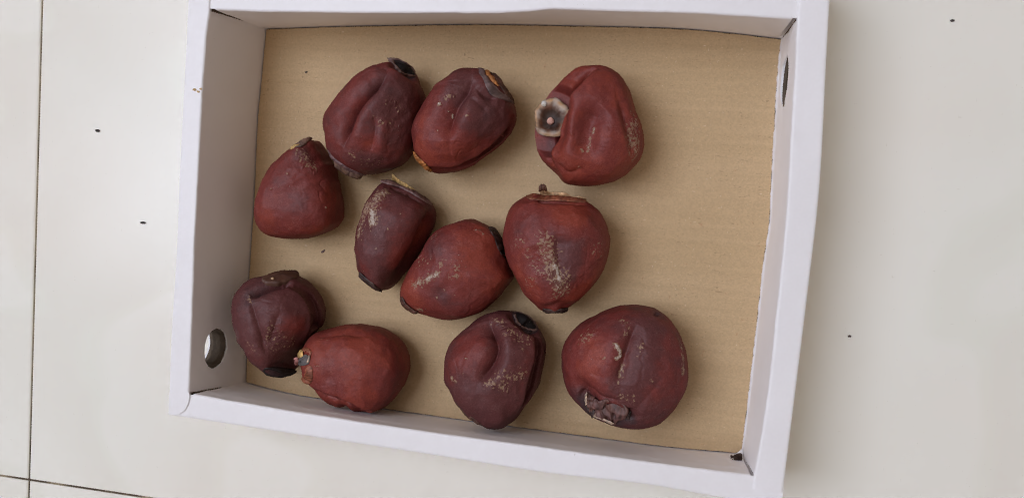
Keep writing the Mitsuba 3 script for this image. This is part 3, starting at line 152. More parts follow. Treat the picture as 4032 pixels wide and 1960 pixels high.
def husk_color(p, n, uv):
    x, y, z = mm(p)
    big = mikit.fbm(x/9, y/9, z/9, 3); mid = mikit.fbm(x/2.4 + 31, y/2.4, z/2.4, 3); fine = mikit.noise(x/.55, y/.55, z/.55)
    t = uv.y + (big - .5)*.42 + (mid - .5)*.22
    c = mikit.mix([.335, .060, .038], [.238, .043, .036], mikit.smoothstep(.10, .42, t))
    c = mikit.mix(c, [.145, .042, .042], mikit.smoothstep(.40, .80, t))
    c = mikit.mix(c, [.072, .038, .042], mikit.smoothstep(.85, 1.35, t))
    c = mikit.mix(c, [.014, .011, .012], mikit.smoothstep(1.5, 2.2, t))
    c = c*(.82 + .36*fine)
    dust = mikit.smoothstep(.50, .80, mikit.fbm(x/3.4, y/3.4 + 11, z/3.4, 3)*.62 + fine*.38)
    c = mikit.mix(c, [.33, .21, .19], dust*.10*(1 - mikit.smoothstep(1.2, 1.8, t)))
    speck = mikit.smoothstep(.925, .97, mikit.noise(x/.75 + 7, y/.75, z/.75))*mikit.smoothstep(.55, .75, mikit.fbm(x/8 + 3, y/8, z/8, 2))
    c = mikit.mix(c, [.50, .42, .38], speck*.75)
    c = mikit.mix(c, [.30, .165, .11], mikit.smoothstep(.40, .85, uv.x + .25*(mid - .5))*.45)
    m = mikit.smoothstep(.0, .34, uv.x*1.25 - .60 + (mikit.fbm(x/1.1, y/1.1, z/1.1, 3) - .5)*2.3)*mikit.smoothstep(.12, .3, uv.x)
    mc = mikit.mix([.38, .225, .145], [.74, .66, .58], mikit.smoothstep(.52, 1.0, uv.x*.8 + .45*(fine - .3)))
    return mikit.mix(c, mc, m*.9)

def board_color(p, n, uv):
    x, y, z = mm(p)
    streak = mikit.fbm(x/60, y/2.6, 3, 4); wave = mikit.fbm(x/140 + 9, y/14, 5, 3); fine = mikit.noise(x/.7, y/.7)
    c = mikit.mix([.49, .348, .195], [.53, .380, .220], mikit.smoothstep(.25, .75, streak*.6 + wave*.4))
    c = c*(.93 + .14*fine)
    fib = mikit.smoothstep(.86, .93, mikit.noise(x/2.6, y/.5, 7))*mikit.smoothstep(.5, .68, mikit.fbm(x/10, y/10, 4, 2))
    c = mikit.mix(c, [.24, .13, .07], fib*.36)
    dot = mikit.smoothstep(.955, .985, mikit.noise(x/.9 + 70, y/.9, 1))
    c = mikit.mix(c, [.20, .125, .07], dot*.5)
    red = mikit.smoothstep(.94, .98, mikit.noise(x/1.6 + 33, y/1.1, 8)); c = mikit.mix(c, [.42, .19, .09], red*.4)
    pale = mikit.smoothstep(.95, .985, mikit.noise(x/.9, y/.9 + 90, 2))
    return mikit.mix(c, [.72, .60, .45], pale*.7)

def board_bump(p, n, uv):
    x, y, z = mm(p)
    return .00010*mikit.fbm(x/3, y/.8, 0, 2) + .0002*mikit.fbm(x/60, y/6, 2, 2)

def paper_color(p, n, uv):
    x, y, z = mm(p)
    g = mikit.fbm(x/24, y/24, z/24, 3); f = mikit.noise(x/.8, y/.8, z/.8)
    c = mikit.mix([.775, .775, .80], [.83, .83, .86], g)*(.985 + .03*f)
    smut = mikit.smoothstep(.955, .985, mikit.noise(x/1.5 + 5, y/1.5, z/1.5))*mikit.smoothstep(.6, .75, mikit.fbm(x/20, y/20 + 7, z/20, 2))
    return mikit.mix(c, [.42, .35, .28], smut*.6)

def tile_color(p, n, uv):
    x, y, z = mm(p)
    wx = x + 60*(mikit.fbm(x/120, y/120, 3, 3) - .5); wy = y + 60*(mikit.fbm(x/120 + 40, y/120, 6, 3) - .5)
    g = mikit.fbm(x/150 + 3, y/150 + 5, 1, 4)
    c = mikit.mix([.785, .770, .695], [.775, .785, .715], mikit.smoothstep(.3, .7, g))
    t = (mikit.fbm((wx*.8 + wy*.5)/210 + 4, (wy*.8 - wx*.5)/150 + 2, 2, 3))*3.6
    fr = t - dr.floor(t)                                   # agate bands: a light edge fading into a slightly pinker body
    band = mikit.smoothstep(.0, .10, fr)*(1 - mikit.smoothstep(.05, .95, fr))
    c = mikit.mix(c, [.75, .72, .67], mikit.smoothstep(.15, .85, fr)*(1 - mikit.smoothstep(.90, 1.0, fr))*.30)
    c = mikit.mix(c, [.86, .85, .82], band*.30)
    fleck = mikit.smoothstep(.965, .99, mikit.noise(x/1.3, y/1.3, 4))
    return mikit.mix(c, [.5, .45, .38], fleck*.25)

def grout_color(p, n, uv):
    x, y, z = mm(p)
    g = mikit.fbm(x/25, y/25, 2, 3); f = mikit.noise(x/1.2, y/1.2)
    return mikit.mix([.085, .062, .045], [.30, .24, .17], mikit.smoothstep(.35, .65, g))*(.7 + .6*f)

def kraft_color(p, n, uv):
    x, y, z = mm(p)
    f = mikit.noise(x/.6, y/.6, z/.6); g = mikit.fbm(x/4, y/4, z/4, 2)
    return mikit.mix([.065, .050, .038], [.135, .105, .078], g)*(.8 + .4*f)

def P(color, rough, spec=.5, **k):
    return {'type': 'twosided', 'bsdf': {'type': 'principled', 'base_color': color, 'roughness': rough, 'specular': spec, **k}}
def RP(color, alpha, spec=1.):
    return {'type': 'twosided', 'bsdf': {'type': 'roughplastic', 'distribution': 'ggx', 'alpha': alpha, 'diffuse_reflectance': color, 'specular_reflectance': {'type': 'rgb', 'value': spec}, 'nonlinear': False}}
scene['husk_skin'] = RP(mikit.proc(husk_color), .29, .6)
scene['brown_board'] = {'type': 'twosided', 'bsdf': {'type': 'bumpmap', 'bump': mikit.proc(board_bump, eps=2e-4), 'scale': 1.0,
                        'nested': {'type': 'principled', 'base_color': mikit.proc(board_color), 'roughness': .75, 'specular': .25}}}
scene['white_paper'] = P(mikit.proc(paper_color), .42, .4)
scene['glazed_tile'] = P(mikit.proc(tile_color), .22, .35)
scene['grout_dirt'] = P(mikit.proc(grout_color), .9, .2)
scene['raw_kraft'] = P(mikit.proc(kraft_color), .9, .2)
scene['dry_matter'] = {'type': 'twosided', 'bsdf': {'type': 'blendbsdf', 'weight': .035, 'a': {'type': 'diffuse', 'reflectance': {'type': 'mesh_attribute', 'name': 'vertex_color'}}, 'b': {'type': 'roughconductor', 'material': 'none', 'alpha': .35}}}

def put(key, mesh, bsdf, label=None, smooth=True, **k):
    scene[key] = mikit.ply(mesh, bsdf, smooth=smooth, **k)
    if label: labels[key] = label if isinstance(label, dict) else {'label': label}

def numbered(key):
    if key not in used: used[key] = 0; return key
    used[key] += 1; return f'{key}_{used[key]:03d}'
used = {}

# ---- floor: four big glazed tiles on a grout bed ----------------------------------------------------
ZT = -.005                                             # tile top; the box's inside floor is z = 0
def tile_mesh(x0, y0, w, h, gap=.0016, bevel=.0009):
    poly = shapely.box(x0 + gap/2, y0 + gap/2, x0 + w - gap/2, y0 + h - gap/2)
    o = np.array(poly.exterior.coords)[:-1]; i = np.array(poly.buffer(-bevel, join_style=2).exterior.coords)[:-1]
    o = np.array(sorted(o.tolist())); i = np.array(sorted(i.tolist()))
    order = [0, 1, 3, 2]; o, i = o[order], i[order]
    v = np.vstack([np.c_[o, np.full(4, ZT - .009)], np.c_[o, np.full(4, ZT - bevel*.6)], np.c_[i, np.full(4, ZT)]])
    f = []
    for k in range(4):
        j = (k + 1) % 4
        for a in (0, 4): f += [[k + a, j + a, j + a + 4], [k + a, j + a + 4, k + a + 4]]
    f += [[8, 9, 10], [8, 10, 11]]
    m = trimesh.Trimesh(v, f, process=False); m.fix_normals()
    return m
labels['floor'] = {'kind': 'structure'}
ang = math.radians(1.0); c_, s_ = math.cos(ang), math.sin(ang)
ox, oy = -.3212, -.2021
def place_tile(m):
    v = np.array(m.vertices); v[:, :2] = np.c_[ox + v[:, 0]*c_ - v[:, 1]*s_, oy + v[:, 0]*s_ + v[:, 1]*c_]
    return trimesh.Trimesh(v, m.faces, process=False)
TS = .8
for (ix, iy) in ((0, 0), (-1, 0), (0, -1), (-1, -1), (1, 0), (1, -1)):
    put(numbered('floor__tile'), place_tile(tile_mesh(ix*TS, iy*TS, TS, TS)), 'glazed_tile', smooth=False)
g = trimesh.creation.box((6, 6, .004)); g.apply_translation((0, 0, ZT - .0035)); put('floor__grout', g, 'grout_dirt', smooth=False)

# ---- the shallow carton --------------------------------------------------------------------------------
D = BOX['D']
def curve(name, axis):
    """cross coordinate of a measured edge as a function of the coordinate along the wall (axis)"""
    a = np.array(LINES[name]); a = a[np.argsort(a[:, axis])]
    f = PchipInterpolator(a[:, axis], a[:, 1 - axis]); lo, hi = a[0, axis], a[-1, axis]
    return lambda t: f(np.clip(t, lo, hi)) + 0*t

def fold_noise(v, amp=.35, seed=0):
    return amp*(meshkit.fbm(v/np.array([18., 18., 14.]), 3, seed) - .5)*2 + .10*(meshkit.fbm(v/3.5, 2, seed + 5) - .5)*2

def wall_mesh(bot, top, out, axis, t0, t1, sign, ztop, seed, slits=(), shear_end=0., r=1.3, crease=None):
    """sign: outward direction along the cross axis"""
    n = int(abs(t1 - t0)/1.1)
    ts = [np.linspace(t0, t1, n)] + [np.linspace(s - 3, s + 3, 25) for s, _ in slits]
    ts = np.unique(np.clip(np.concatenate(ts), min(t0, t1), max(t0, t1)))
    nz = 22; zin = np.linspace(-4.6, ztop - r, nz)
    rows = []
    for t in ts:
        b, q, o = float(bot(t)), float(top(t)), float(out(t))
        pts = [(b + (q - b)*max(z, 0)/(ztop - r), z) for z in zin]
        pts += [(q + sign*r*(1 - math.cos(a)), ztop - r + r*math.sin(a)) for a in np.linspace(.3, math.pi/2, 5)]
        wtop = [q + (o - q)*k for k in np.linspace(.2, .82, 7)]
        pts += [(w, ztop) for w in wtop]
        pts += [(o - sign*r*(1 - math.sin(a)), ztop - r + r*math.cos(a)) for a in np.linspace(0, math.pi/2, 5)]
        pts += [(o, z) for z in np.linspace(ztop - r - 3, -4.6, 12)]
        rows.append(pts)
    g = np.array(rows)                                 # station, ring, (cross, z)
    N, M = g.shape[:2]
    along = np.repeat(ts[:, None], M, 1)
    if shear_end:
        k = np.clip(1 - (along - min(t0, t1))/25, 0, 1)
        along = along + shear_end*k*(1 - np.clip(g[..., 1]/D, 0, 1))
    v = np.zeros((N, M, 3)); v[..., axis] = along; v[..., 1 - axis] = g[..., 0]; v[..., 2] = g[..., 1]
    d = fold_noise(v.reshape(-1, 3), .30, seed).reshape(N, M)
    inner = np.arange(M) < nz + 2
    topz = (np.arange(M) >= nz) & (np.arange(M) < nz + 16)
    d_in = np.where(inner, d*np.clip(v[..., 2]/12, 0, 1), 0)
    for s, zmin in slits:                              # the open seam in a corner
        d_in = d_in + np.where(inner, 5.0*np.exp(-((along - s - .0)/1.15)**4)*np.clip((v[..., 2] - zmin)/6, 0, 1), 0)
    if crease: d_in = d_in + np.where(inner, crease(along, v[..., 2]), 0)
    v[..., 1 - axis] += sign*d_in
    v[..., 2] += np.where(topz, .55*d, 0)
    v = v.reshape(-1, 3)
    f = []
    for i in range(N - 1):
        for j in range(M):
            a, b2, c2, e2 = i*M + j, i*M + (j+1) % M, (i+1)*M + (j+1) % M, (i+1)*M + j
            f += [[a, b2, c2], [a, c2, e2]]
    for base in (0, (N - 1)*M):
        cidx = len(v); v = np.vstack([v, v[base:base + M].mean(0)])
        f += [[base + (j+1) % M, base + j, cidx] if base == 0 else [base + j, base + (j+1) % M, cidx] for j in range(M)]
    m = trimesh.Trimesh(v, np.array(f), process=False)
    if m.volume < 0: m.invert()
    return m

def to_man(m): return manifold3d.Manifold(manifold3d.Mesh(np.asarray(m.vertices, np.float32), np.asarray(m.faces, np.uint32)))
def from_man(M):
    q = M.to_mesh(); return trimesh.Trimesh(q.vert_properties[:, :3].astype(float), q.tri_verts, process=False)
def scale_m(m): return trimesh.Trimesh(np.asarray(m.vertices)/1000, m.faces, process=False)

def jag_ring(r, n, seed, ry=1., rz=1.):
    rng = np.random.default_rng(seed); a = np.arange(n)/n*2*math.pi
    rr = r*(1 + .022*rng.standard_normal(n))
    return np.c_[rr*np.cos(a)*ry, rr*np.sin(a)*rz]
def punch(m, cy, cz, ring, x0, x1, k=0., xr=0.):
    cs = manifold3d.CrossSection([ring.astype(np.float32)])
    cut = manifold3d.Manifold.extrude(cs, x1 - x0)
    # extrude runs along z with the ring in xy -> ring in (y, z), run along x
    M = np.array([[0, 0, 1, x0], [1, 0, 0, cy], [0, 1, k, cz + k*(x0 - xr)]], float)
    return from_man(to_man(m) - cut.transform(M))
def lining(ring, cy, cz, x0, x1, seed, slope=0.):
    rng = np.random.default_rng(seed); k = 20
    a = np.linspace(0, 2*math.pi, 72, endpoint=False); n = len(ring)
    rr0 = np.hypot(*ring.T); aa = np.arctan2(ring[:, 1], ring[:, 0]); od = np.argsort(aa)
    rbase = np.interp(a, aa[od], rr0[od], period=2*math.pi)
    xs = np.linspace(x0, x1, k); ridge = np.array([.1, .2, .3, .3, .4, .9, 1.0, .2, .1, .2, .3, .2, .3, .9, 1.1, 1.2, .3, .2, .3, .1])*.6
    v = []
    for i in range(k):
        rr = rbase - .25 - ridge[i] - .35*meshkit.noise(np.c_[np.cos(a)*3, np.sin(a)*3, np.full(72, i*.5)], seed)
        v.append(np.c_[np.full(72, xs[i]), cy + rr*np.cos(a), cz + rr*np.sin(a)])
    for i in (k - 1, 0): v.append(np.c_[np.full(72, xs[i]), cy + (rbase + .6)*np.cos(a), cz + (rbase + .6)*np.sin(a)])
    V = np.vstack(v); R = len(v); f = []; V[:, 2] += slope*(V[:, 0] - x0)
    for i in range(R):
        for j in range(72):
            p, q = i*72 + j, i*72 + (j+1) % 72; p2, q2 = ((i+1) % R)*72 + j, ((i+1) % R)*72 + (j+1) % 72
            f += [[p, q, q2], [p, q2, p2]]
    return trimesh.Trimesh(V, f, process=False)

labels['cardboard_box'] = {'label': 'shallow white cardboard box without lid holding the dried fruits', 'category': 'box'}
lb, lt, lo = curve('left_bot', 1), curve('left_top', 1), curve('left_out', 1)
rb, rt, ro = curve('right_bot', 1), curve('right_top', 1), curve('right_out', 1)
tb, tt = curve('top_bot', 0), curve('top_top', 0); to = lambda t: tt(t) + 14.0
bb, bt, bo = curve('bot_bot', 0), curve('bot_top', 0), curve('bot_out', 0)
def left_crease(al, z):
    line = 24 + 8*np.sin(al/40)
    return -.35*np.exp(-((z - line)/1.2)**2)*np.clip((30 - np.abs(al + 45))/20, 0, 1)
w = wall_mesh(lb, lt, lo, 1, -109.0, 142.0, -1, D, 1, shear_end=-5.0, crease=left_crease)
HL = jag_ring(11.9, 15, 4, 1.04, .93)
w = punch(w, -85.2, 30.6, HL, -190, -140, .22, -157.)
put('cardboard_box__wall', scale_m(w), 'white_paper', 'left wall with a round vent hole', smooth=38)
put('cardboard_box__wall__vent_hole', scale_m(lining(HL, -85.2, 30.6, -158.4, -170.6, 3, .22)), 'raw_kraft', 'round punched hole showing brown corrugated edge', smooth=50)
w = wall_mesh(tb, tt, to, 0, -164.0, 160.0, 1, D - .9, 2, slits=((-157.3, 24.), (155.2, 6.)))
put('cardboard_box__wall_001', scale_m(w), 'white_paper', smooth=38)
w = wall_mesh(rb, rt, ro, 1, -117.0, 142.0, 1, D, 3, crease=lambda al, z: .9*np.exp(-((z - 20)/5.0)**2)*np.exp(-((al - 88)/40)**2))
HR = jag_ring(12.8, 15, 8, 1.02, 1.0)
w = punch(w, 88.5, 22., HR, 140, 162)
put('cardboard_box__wall_002', scale_m(w), 'white_paper', 'right wall with a slit of dark vent hole', smooth=38)
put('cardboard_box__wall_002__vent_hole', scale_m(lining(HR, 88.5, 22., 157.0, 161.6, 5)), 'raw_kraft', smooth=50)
w = wall_mesh(bb, bt, bo, 0, -171.0, 169.0, -1, D - .9, 4, slits=((-158.2, 26.), (154.8, 10.)), crease=lambda al, z: .45*np.exp(-((z - 44 - .8*np.sin(al/37))/.8)**2) - .3*np.exp(-((z - 40)/3.)**2))
put('cardboard_box__wall_003', scale_m(w), 'white_paper', smooth=38)
# the rounded end of the left rim, folded over the bottom rim
tabp = shapely.Polygon(LINES['tab']).buffer(-.8).buffer(.8)
tab = trimesh.creation.extrude_polygon(tabp.simplify(.05), 1.0, engine='earcut'); tab.apply_translation((0, 0, D - .95))
put('cardboard_box__rim_tab', scale_m(tab), 'white_paper', smooth=False)
# brown inside base with a ragged gap along the walls, lying on the box bottom
def edge_pts(name, axis, n=120):
    f = curve(name, axis); a = np.array(LINES[name])[:, axis]; t = np.linspace(a.min(), a.max(), n)
    q = np.zeros((n, 2)); q[:, axis] = t; q[:, 1 - axis] = f(t); return q
ring = np.vstack([edge_pts('top_bot', 0), edge_pts('right_bot', 1)[::-1], edge_pts('bot_bot', 0)[::-1], edge_pts('left_bot', 1)])
inset = shapely.Polygon(ring).buffer(0).buffer(-.75)
b = np.array(inset.segmentize(1.0).exterior.coords)[:-1]
b3 = np.c_[b, b[:, :1]*0]; b += .55*np.c_[meshkit.fbm(b3/2.2, 2, 3) - .5, meshkit.fbm(b3/2.2, 2, 8) - .5]
base = trimesh.creation.extrude_polygon(shapely.Polygon(b).buffer(0), 1.6, engine='earcut'); base.apply_translation((0, 0, -1.6))
put('cardboard_box__base', scale_m(base), 'brown_board', 'brown corrugated inside of the base', smooth=False)
under = trimesh.creation.extrude_polygon(shapely.Polygon(ring).buffer(0).buffer(4), 2.4, engine='earcut'); under.apply_translation((0, 0, -4.6))
put('cardboard_box__bottom', scale_m(under), 'raw_kraft', smooth=False)
# thin dark strips standing in for the shade in the open corner seams
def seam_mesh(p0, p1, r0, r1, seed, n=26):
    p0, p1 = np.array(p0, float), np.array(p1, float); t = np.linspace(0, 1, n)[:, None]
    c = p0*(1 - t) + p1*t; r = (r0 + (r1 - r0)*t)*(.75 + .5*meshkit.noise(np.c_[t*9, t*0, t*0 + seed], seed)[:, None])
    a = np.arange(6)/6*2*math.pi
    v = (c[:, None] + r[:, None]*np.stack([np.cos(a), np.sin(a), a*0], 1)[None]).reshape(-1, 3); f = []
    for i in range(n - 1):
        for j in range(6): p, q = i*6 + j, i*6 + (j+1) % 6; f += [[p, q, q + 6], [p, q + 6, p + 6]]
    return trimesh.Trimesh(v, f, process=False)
def corner_at(x0, x1, y0, y1, z): k = z/D; return (x0 + (x1 - x0)*k, y0 + (y1 - y0)*k, z)
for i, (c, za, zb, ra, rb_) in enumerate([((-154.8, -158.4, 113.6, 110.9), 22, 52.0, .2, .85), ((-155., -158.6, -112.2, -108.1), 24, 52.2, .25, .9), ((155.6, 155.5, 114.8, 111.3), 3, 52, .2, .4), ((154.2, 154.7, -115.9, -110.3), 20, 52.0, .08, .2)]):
    put(numbered('cardboard_box__seam_shade'), scale_m(seam_mesh(corner_at(*c, za), corner_at(*c, zb), ra, rb_, i)), 'raw_kraft')
# torn paper left standing along the foot of the right wall
te = edge_pts('right_bot', 1, 260); te3 = np.c_[te, te[:, :1]*0]
hgt = 1.2 + 1.7*meshkit.fbm(te3/5, 3, 2) + 1.2*np.exp(-((te[:, 1] - 60)/16)**2)
off = -.35 - .8*meshkit.fbm(te3/3, 2, 6)
prof = [np.c_[te[:, 0] + off, te[:, 1], np.full(260, .05)], np.c_[te[:, 0] + off + .15, te[:, 1], hgt*.55], np.c_[te[:, 0] + .25, te[:, 1], hgt], np.c_[te[:, 0] + .6, te[:, 1], hgt*.9], np.c_[te[:, 0] + .6, te[:, 1], np.full(260, .05)]]
V = np.stack(prof, 1).reshape(-1, 3); f = []
for i in range(259):
    for j in range(5):
        a0, a1, a2, a3 = i*5 + j, i*5 + (j+1) % 5, (i+1)*5 + (j+1) % 5, (i+1)*5 + j; f += [[a0, a1, a2], [a0, a2, a3]]
put('cardboard_box__torn_edge', scale_m(trimesh.Trimesh(V, f, process=False)), 'white_paper', smooth=45)

# ---- fruits --------------------------------------------------------------------------------------------
MAT = dict(scar=(.026, .019, .019), husk_edge=(.15, .085, .080), calyx_dull=(.175, .105, .080), calyx_grey=(.135, .088, .085), calyx_orange=(.36, .14, .045),
           calyx_brown=(.105, .050, .036), calyx_tan=(.42, .27, .15), calyx_yellow=(.46, .30, .12), calyx_rust=(.24, .080, .045), scar_brown=(.050, .030, .027),
           pink_core=(.62, .36, .30), mold_white=(.66, .64, .60), mold_grey=(.115, .100, .094), calyx_pink=(.36, .15, .13), calyx_pale=(.36, .27, .21), flap_mauve=(.125, .060, .052))
def tone_of(v, mat, seed, var=.45):
    g = meshkit.fbm(v/2.2, 3, seed) - .5; h = meshkit.fbm(v/.8, 2, seed + 3) - .5; k = meshkit.fbm(v/4.5, 2, seed + 9) - .5
    c = np.array(MAT[mat])*(1 + var*2*g + .5*h)[:, None]
    return np.clip(c*(1 + np.c_[.2*k, -.0*k, -.35*k]), .008, .9)
def resample(A, n):
    A = np.asarray(A, float); cum = np.r_[0, np.cumsum(np.linalg.norm(np.diff(A, axis=0), axis=1))]
    f = PchipInterpolator(cum, A); return f(np.linspace(0, cum[-1], n))
def closed_grid(top, bot):
    n, m = top.shape[:2]; v = np.vstack([top.reshape(-1, 3), bot.reshape(-1, 3)]); o = n*m; f = []
    for i in range(n - 1):
        for j in range(m - 1):
            a, b, c, d = i*m + j, i*m + j + 1, (i+1)*m + j + 1, (i+1)*m + j
            f += [[a, b, c], [a, c, d], [o + a, o + c, o + b], [o + a, o + d, o + c]]
    border = [(i*m, (i+1)*m) for i in range(n - 1)] + [((i+1)*m + m - 1, i*m + m - 1) for i in range(n - 1)] + [(j + 1, j) for j in range(m - 1)] + [((n-1)*m + j, (n-1)*m + j + 1) for j in range(m - 1)]
    for a, b in border: f += [[a, b, o + b], [a, o + b, o + a]]
    m_ = trimesh.Trimesh(v, np.array(f), process=False)
    if m_.volume < 0: m_.invert()
    return m_
def flap(k, seed):
    A, B = resample(k['A'], 46), resample(k['B'], 46); M = 12; th = k.get('th', .7); rough = k.get('rough', 1.)
    t = np.linspace(0, 1, M); s = np.linspace(0, 1, 46)
    jag = (meshkit.fbm(np.c_[s*14, s*0, s*0 + seed], 3, seed) - .5)*1.6*rough/np.maximum(np.linalg.norm(B - A, axis=1), 2.)
    tt_ = t[None, :]*(1 + jag[:, None]*t[None, :])
    v = A[:, None]*(1 - tt_[..., None]) + B[:, None]*tt_[..., None]
    nrm = np.cross(np.gradient(v, axis=0).reshape(-1, 3), np.gradient(v, axis=1).reshape(-1, 3)); nrm /= np.linalg.norm(nrm, axis=1, keepdims=True) + 1e-9
    nrm = nrm.reshape(v.shape); cr = k.get('crumple', 0); nrm *= np.where(nrm[..., 2:] < 0, -1, 1)
    width = np.linalg.norm(B - A, axis=1).mean()
    w_ = v.reshape(-1, 3)
    bump = (meshkit.fbm(w_/2.4, 3, seed + 2) - .5)*1.1*rough + cr*(.5 - np.abs(meshkit.fbm(w_/4., 2, seed + 7) - .5)*5) + (meshkit.fbm(w_/.8, 2, seed) - .5)*.3
    ends = np.clip(np.sin(np.pi*s)*3, .25, 1)
    v = v + nrm*((bump.reshape(v.shape[:2]) + .12*width*np.sin(np.pi*t)[None, :])*ends[:, None])[..., None]
    e = (th*ends)[:, None, None]*np.where((t > .9), .45, 1.)[None, :, None]
    m = closed_grid(v + nrm*e*.3, v - nrm*e*.7)
    vv = np.array(m.vertices)
    sg, tg = np.meshgrid(s, t, indexing='ij'); L_ = np.linalg.norm(np.diff(A, axis=0), axis=1).sum()
    fibre = np.tile((meshkit.fbm(np.c_[(sg*L_/.9).ravel(), (tg*1.5).ravel(), np.full(sg.size, seed)], 2, seed + 6) - .5), 2)
    col = tone_of(vv, k['mat'], seed, .6)*(1 + 1.5*fibre[:, None])
    rim = np.tile(np.clip((t - .75)/.25, 0, 1)[None, :].repeat(46, 0).ravel(), 2)
    return m, np.clip(col*(1 + .45*rim[:, None]), .008, .9)
def radial_bit(O, n, rings, seed, cols, jag=.05, center=None):
    """rings: (scale, height along n); the last is the middle"""
    O = resample(np.vstack([O, O[:1]]), 61)[:-1]; n = np.asarray(n, float); c = O.mean(0) if center is None else np.asarray(center, float)
    O = c + (O - c)*(1 + jag*(meshkit.noise(np.c_[np.arange(60)*.45, np.zeros(60), np.full(60, seed)], seed) - .5))[:, None]
    v, col, f = [], [], []
    for (s, h), cc in zip(rings[:-1], cols):
        q = c + (O - c)*s + n*h; q = q + n*(.5*(meshkit.fbm(q/1.5, 2, seed) - .5))[:, None]; v.append(q); col.append(tone_of(q, cc, seed))
    for i in range(len(v) - 1):
        for j in range(60):
            a, b = i*60 + j, i*60 + (j+1) % 60; f += [[a, b, b + 60], [a, b + 60, a + 60]]
    k = len(v)*60; mid = (c + n*rings[-1][1])[None]
    f += [[k - 60 + j, k - 60 + (j+1) % 60, k] for j in range(60)]
    V = np.vstack(v + [mid]); C = np.vstack(col + [tone_of(mid, cols[-1], seed)])
    m = trimesh.Trimesh(V, np.array(f), process=False)
    fn = m.face_normals[-60:].mean(0)
    if fn @ n < 0: m.invert()
    return m, C
def bowl(k, seed):
    r, d = k.get('rim', .7), k.get('depth', 2)
    return radial_bit(k['O'], k['n'], [(1.2, -1.2), (1.1, r*.2), (1.0, r), (.9, r*.6), (.82, -.1*d), (.6, -.6*d), (.3, -.9*d), (0, -d)], seed,
                      ['calyx_brown', 'husk_edge', 'calyx_dull', 'husk_edge', 'scar', 'scar', 'scar', 'scar'], .2)
def disc(k, seed):
    t = k.get('th', 1.); dm = k.get('dome', 1.3)
    return radial_bit(k['O'], k['n'], [(.95, -t*1.6), (1.0, -t*.3), (1.0, t*.5), (.93, t), (.8, t*.6 + dm*.35), (.55, t*.6 + dm*.7), (.28, t*.8 + dm), (0, t*.7 + dm)], seed, [k['mat']]*8, .14)
def calyx(k, seed):
    d = k['depth']
    m, C = radial_bit(k['O'], k['n'], [(.98, -1.0), (1.0, -.3), (.97, .15), (.88, .7), (.78, .5), (.68, .1), (.58, -.5), (.46, -d*.6), (.26, -d), (0, -d)], seed,
                      ['calyx_dull', 'calyx_dull', 'calyx_pale', 'calyx_tan', 'calyx_pale', 'calyx_dull', 'calyx_brown', 'scar_brown', 'scar_brown', 'scar_brown'], .07, k['C'])
    v = np.array(m.vertices); w = np.clip((meshkit.fbm(v/3.2, 3, 77) - .52)*7, 0, 1)*np.clip((C[:, 0] - .06)/.1, .25, 1)
    e = np.clip((meshkit.fbm(v/2.0, 3, 99) - .5)*6, 0, .75)[:, None]
    C = C*np.array([.95, .82, .66])*(1 - e) + C*np.array([.40, .31, .25])*e
    return m, C*(1 - .4*w[:, None]) + .4*w[:, None]*np.array([.50, .47, .43])
def lump(k, seed, c=None, n=(0, 0, 1), r=None):
    v, f = ico(3); q = v*(k['r'] if r is None else r)
    q = q*(1 + .5*(meshkit.fbm(v*1.6 + seed, 2, seed) - .5))[:, None]*np.array([1, 1, .8])
    q = q + np.asarray(k['C'] if c is None else c, float) + np.array([0, 0, k.get('lift', .3)])
    return trimesh.Trimesh(q, f, process=False), tone_of(q, k['mat'], seed, .25)
MAKE = dict(flap=flap, bowl=bowl, disc=disc, calyx=calyx, lump=lump)

for name, key in FRUIT_KEYS.items():
    F = FRUITS[name]
    v0, f0 = fruit_base(F, 6)
    v = fruit_folds(F, v0, f0, F['seed'])
    u = np.zeros(len(v))
    for pts, r, a in F['mold']:
        d, _, _ = poly_dist(v, dense(pts) if len(pts) > 2 else pts)
        wob = .6 + .8*meshkit.fbm(v/max(1.6, r*.6), 2, F['seed'])
        u = np.maximum(u, a*np.exp(-(d/(r*wob))**2))
    t = np.full(len(v), F['tone'])
    for pts, r, a in F['tint']:
        d, _, _ = poly_dist(v, dense(pts) if len(pts) > 2 else pts)
        t += a*np.exp(-(d/(r*(.7 + .6*meshkit.fbm(v/7, 2, F['seed'] + 4))))**2)
    grow = np.clip(u*1.25 - .60 + (meshkit.fbm(v/1.1, 3, 2) - .5)*2.3, 0, .35)
    v = v + vnormals(v, f0)*(grow*1.1)[:, None]
    labels[key] = {'label': FRUIT_LABELS[name], 'category': 'fruit', 'group': 'dried fruits in the box'}
    put(key + '__husk', trimesh.Trimesh(v/1000, f0, process=False), 'husk_skin', uv=np.c_[np.clip(u, 0, 1) + 4e-4*(v[:, 0] - F['c'][0]) + 2e-4*v[:, 2], np.clip(t, -.3, 2.8) + 4e-4*(v[:, 1] - F['c'][1]) - 2e-4*v[:, 2]])  # the small slope keeps uv regular
    for i, (kind, k) in enumerate(F['bits']):
        m, col = MAKE[kind](k, F['seed']*7 + i)
        pk = numbered(f"{key}__{k['name']}")
        put(pk, scale_m(m), 'dry_matter', color=col)
    if name == 'C':                                    # the pink stub in the middle of the open cup
        q = [k for kind, k in F['bits'] if kind == 'calyx'][0]
        c = np.array(q['C']) - np.array(q['n'])*(q['depth'] - .9)
        m, col = lump(dict(r=2.0, mat='pink_core', lift=0), 11, c=c); put(key + '__calyx_cup__stem_stub', scale_m(m), 'dry_matter', 'pale pink stem stub', color=col)

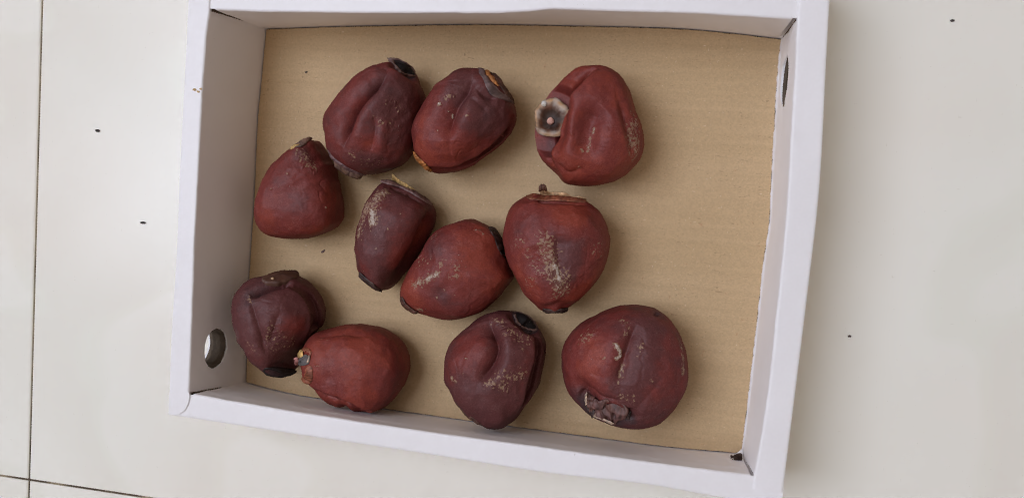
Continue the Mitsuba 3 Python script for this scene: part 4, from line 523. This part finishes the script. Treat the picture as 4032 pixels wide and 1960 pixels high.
# ---- crumbs, torn paper and a dark tear -----------------------------------------------------------------------------------
def crumb(key, x, y, z, r, mat, seed, label, cat='crumb', stretch=(1.4, .8, .6), rot=0.):
    v, f = ico(3); q = v*(1 + .9*(meshkit.fbm(v*1.5 + seed, 3, seed) - .5))[:, None]*r*np.array(stretch)
    c, s = math.cos(rot), math.sin(rot); q = np.c_[q[:, 0]*c - q[:, 1]*s, q[:, 0]*s + q[:, 1]*c, q[:, 2]]
    q[:, 2] += z - q[:, 2].min() - .05; q[:, 0] += x; q[:, 1] += y
    put(key, scale_m(trimesh.Trimesh(q, f, process=False)), 'dry_matter', {'label': label, 'category': cat}, color=tone_of(q, mat, seed))
S = LINES['specks']; zt = ZT*1000
crumb('crumb', *S[0], zt, 1.1, 'scar', 1, 'dark crumb on the floor tile left of the box, farther from the box')
crumb('crumb_001', *S[1], zt, 1.1, 'scar', 2, 'dark elongated crumb on the floor tile left of the box, nearer the box', stretch=(1.7, .7, .6))
crumb('crumb_002', *S[2], zt, .75, 'scar', 3, 'dark crumb on the floor tile right of the box, near the top corner')
crumb('crumb_003', *S[3], zt, .65, 'scar_brown', 4, 'small brown crumb on the floor tile right of the box, halfway down')
S = LINES['board_specks']
crumb('crumb_004', *S[0], 0, .6, 'scar', 5, 'tiny black crumb on the brown base near its upper left corner')
crumb('crumb_005', *S[1], 0, .95, 'calyx_brown', 6, 'brown flake on the brown base below the fruit nearest the left wall', 'flake', (1.5, .7, .25), .7)
for i, (x, y) in enumerate(LINES['rim_bits']):
    crumb(numbered('cream_crumb'), x, y, D - .1, .75 - .12*i, 'calyx_yellow', 20 + i, ['largest cream crumb on the left rim of the white box', 'middle cream crumb on the left rim of the white box', 'smallest cream crumb on the left rim of the white box'][i], stretch=(1.5, .9, .4))
# dark sheet as shade inside a tear, and torn white paper, lower right corner
sc = np.array(LINES['tear_gap']) + np.array([0, 1.1, .4]); A, B = sc[:4], sc[4:]
m, col = flap(dict(A=A, B=B, th=.45, mat='scar_brown', rough=2.2, crumple=1.2), 3)
put('tear_shade', scale_m(m), 'dry_matter', {'label': 'dark sheet standing in for the shaded inside of a tear in the lower right inside corner of the box', 'category': 'tear_gap'}, color=col)
pp = np.array(LINES['paper']); A = np.c_[pp[[0, 4]], [2.0, 9.0]]; A = np.vstack([A[0], A.mean(0), A[1]]); B = np.c_[pp[1:4], [1.5, 3.5, 7.5]]
m, col = flap(dict(A=A, B=B, th=.5, mat='mold_white', rough=1.2), 9)
put('cardboard_box__torn_paper', scale_m(m), 'white_paper', smooth=True)
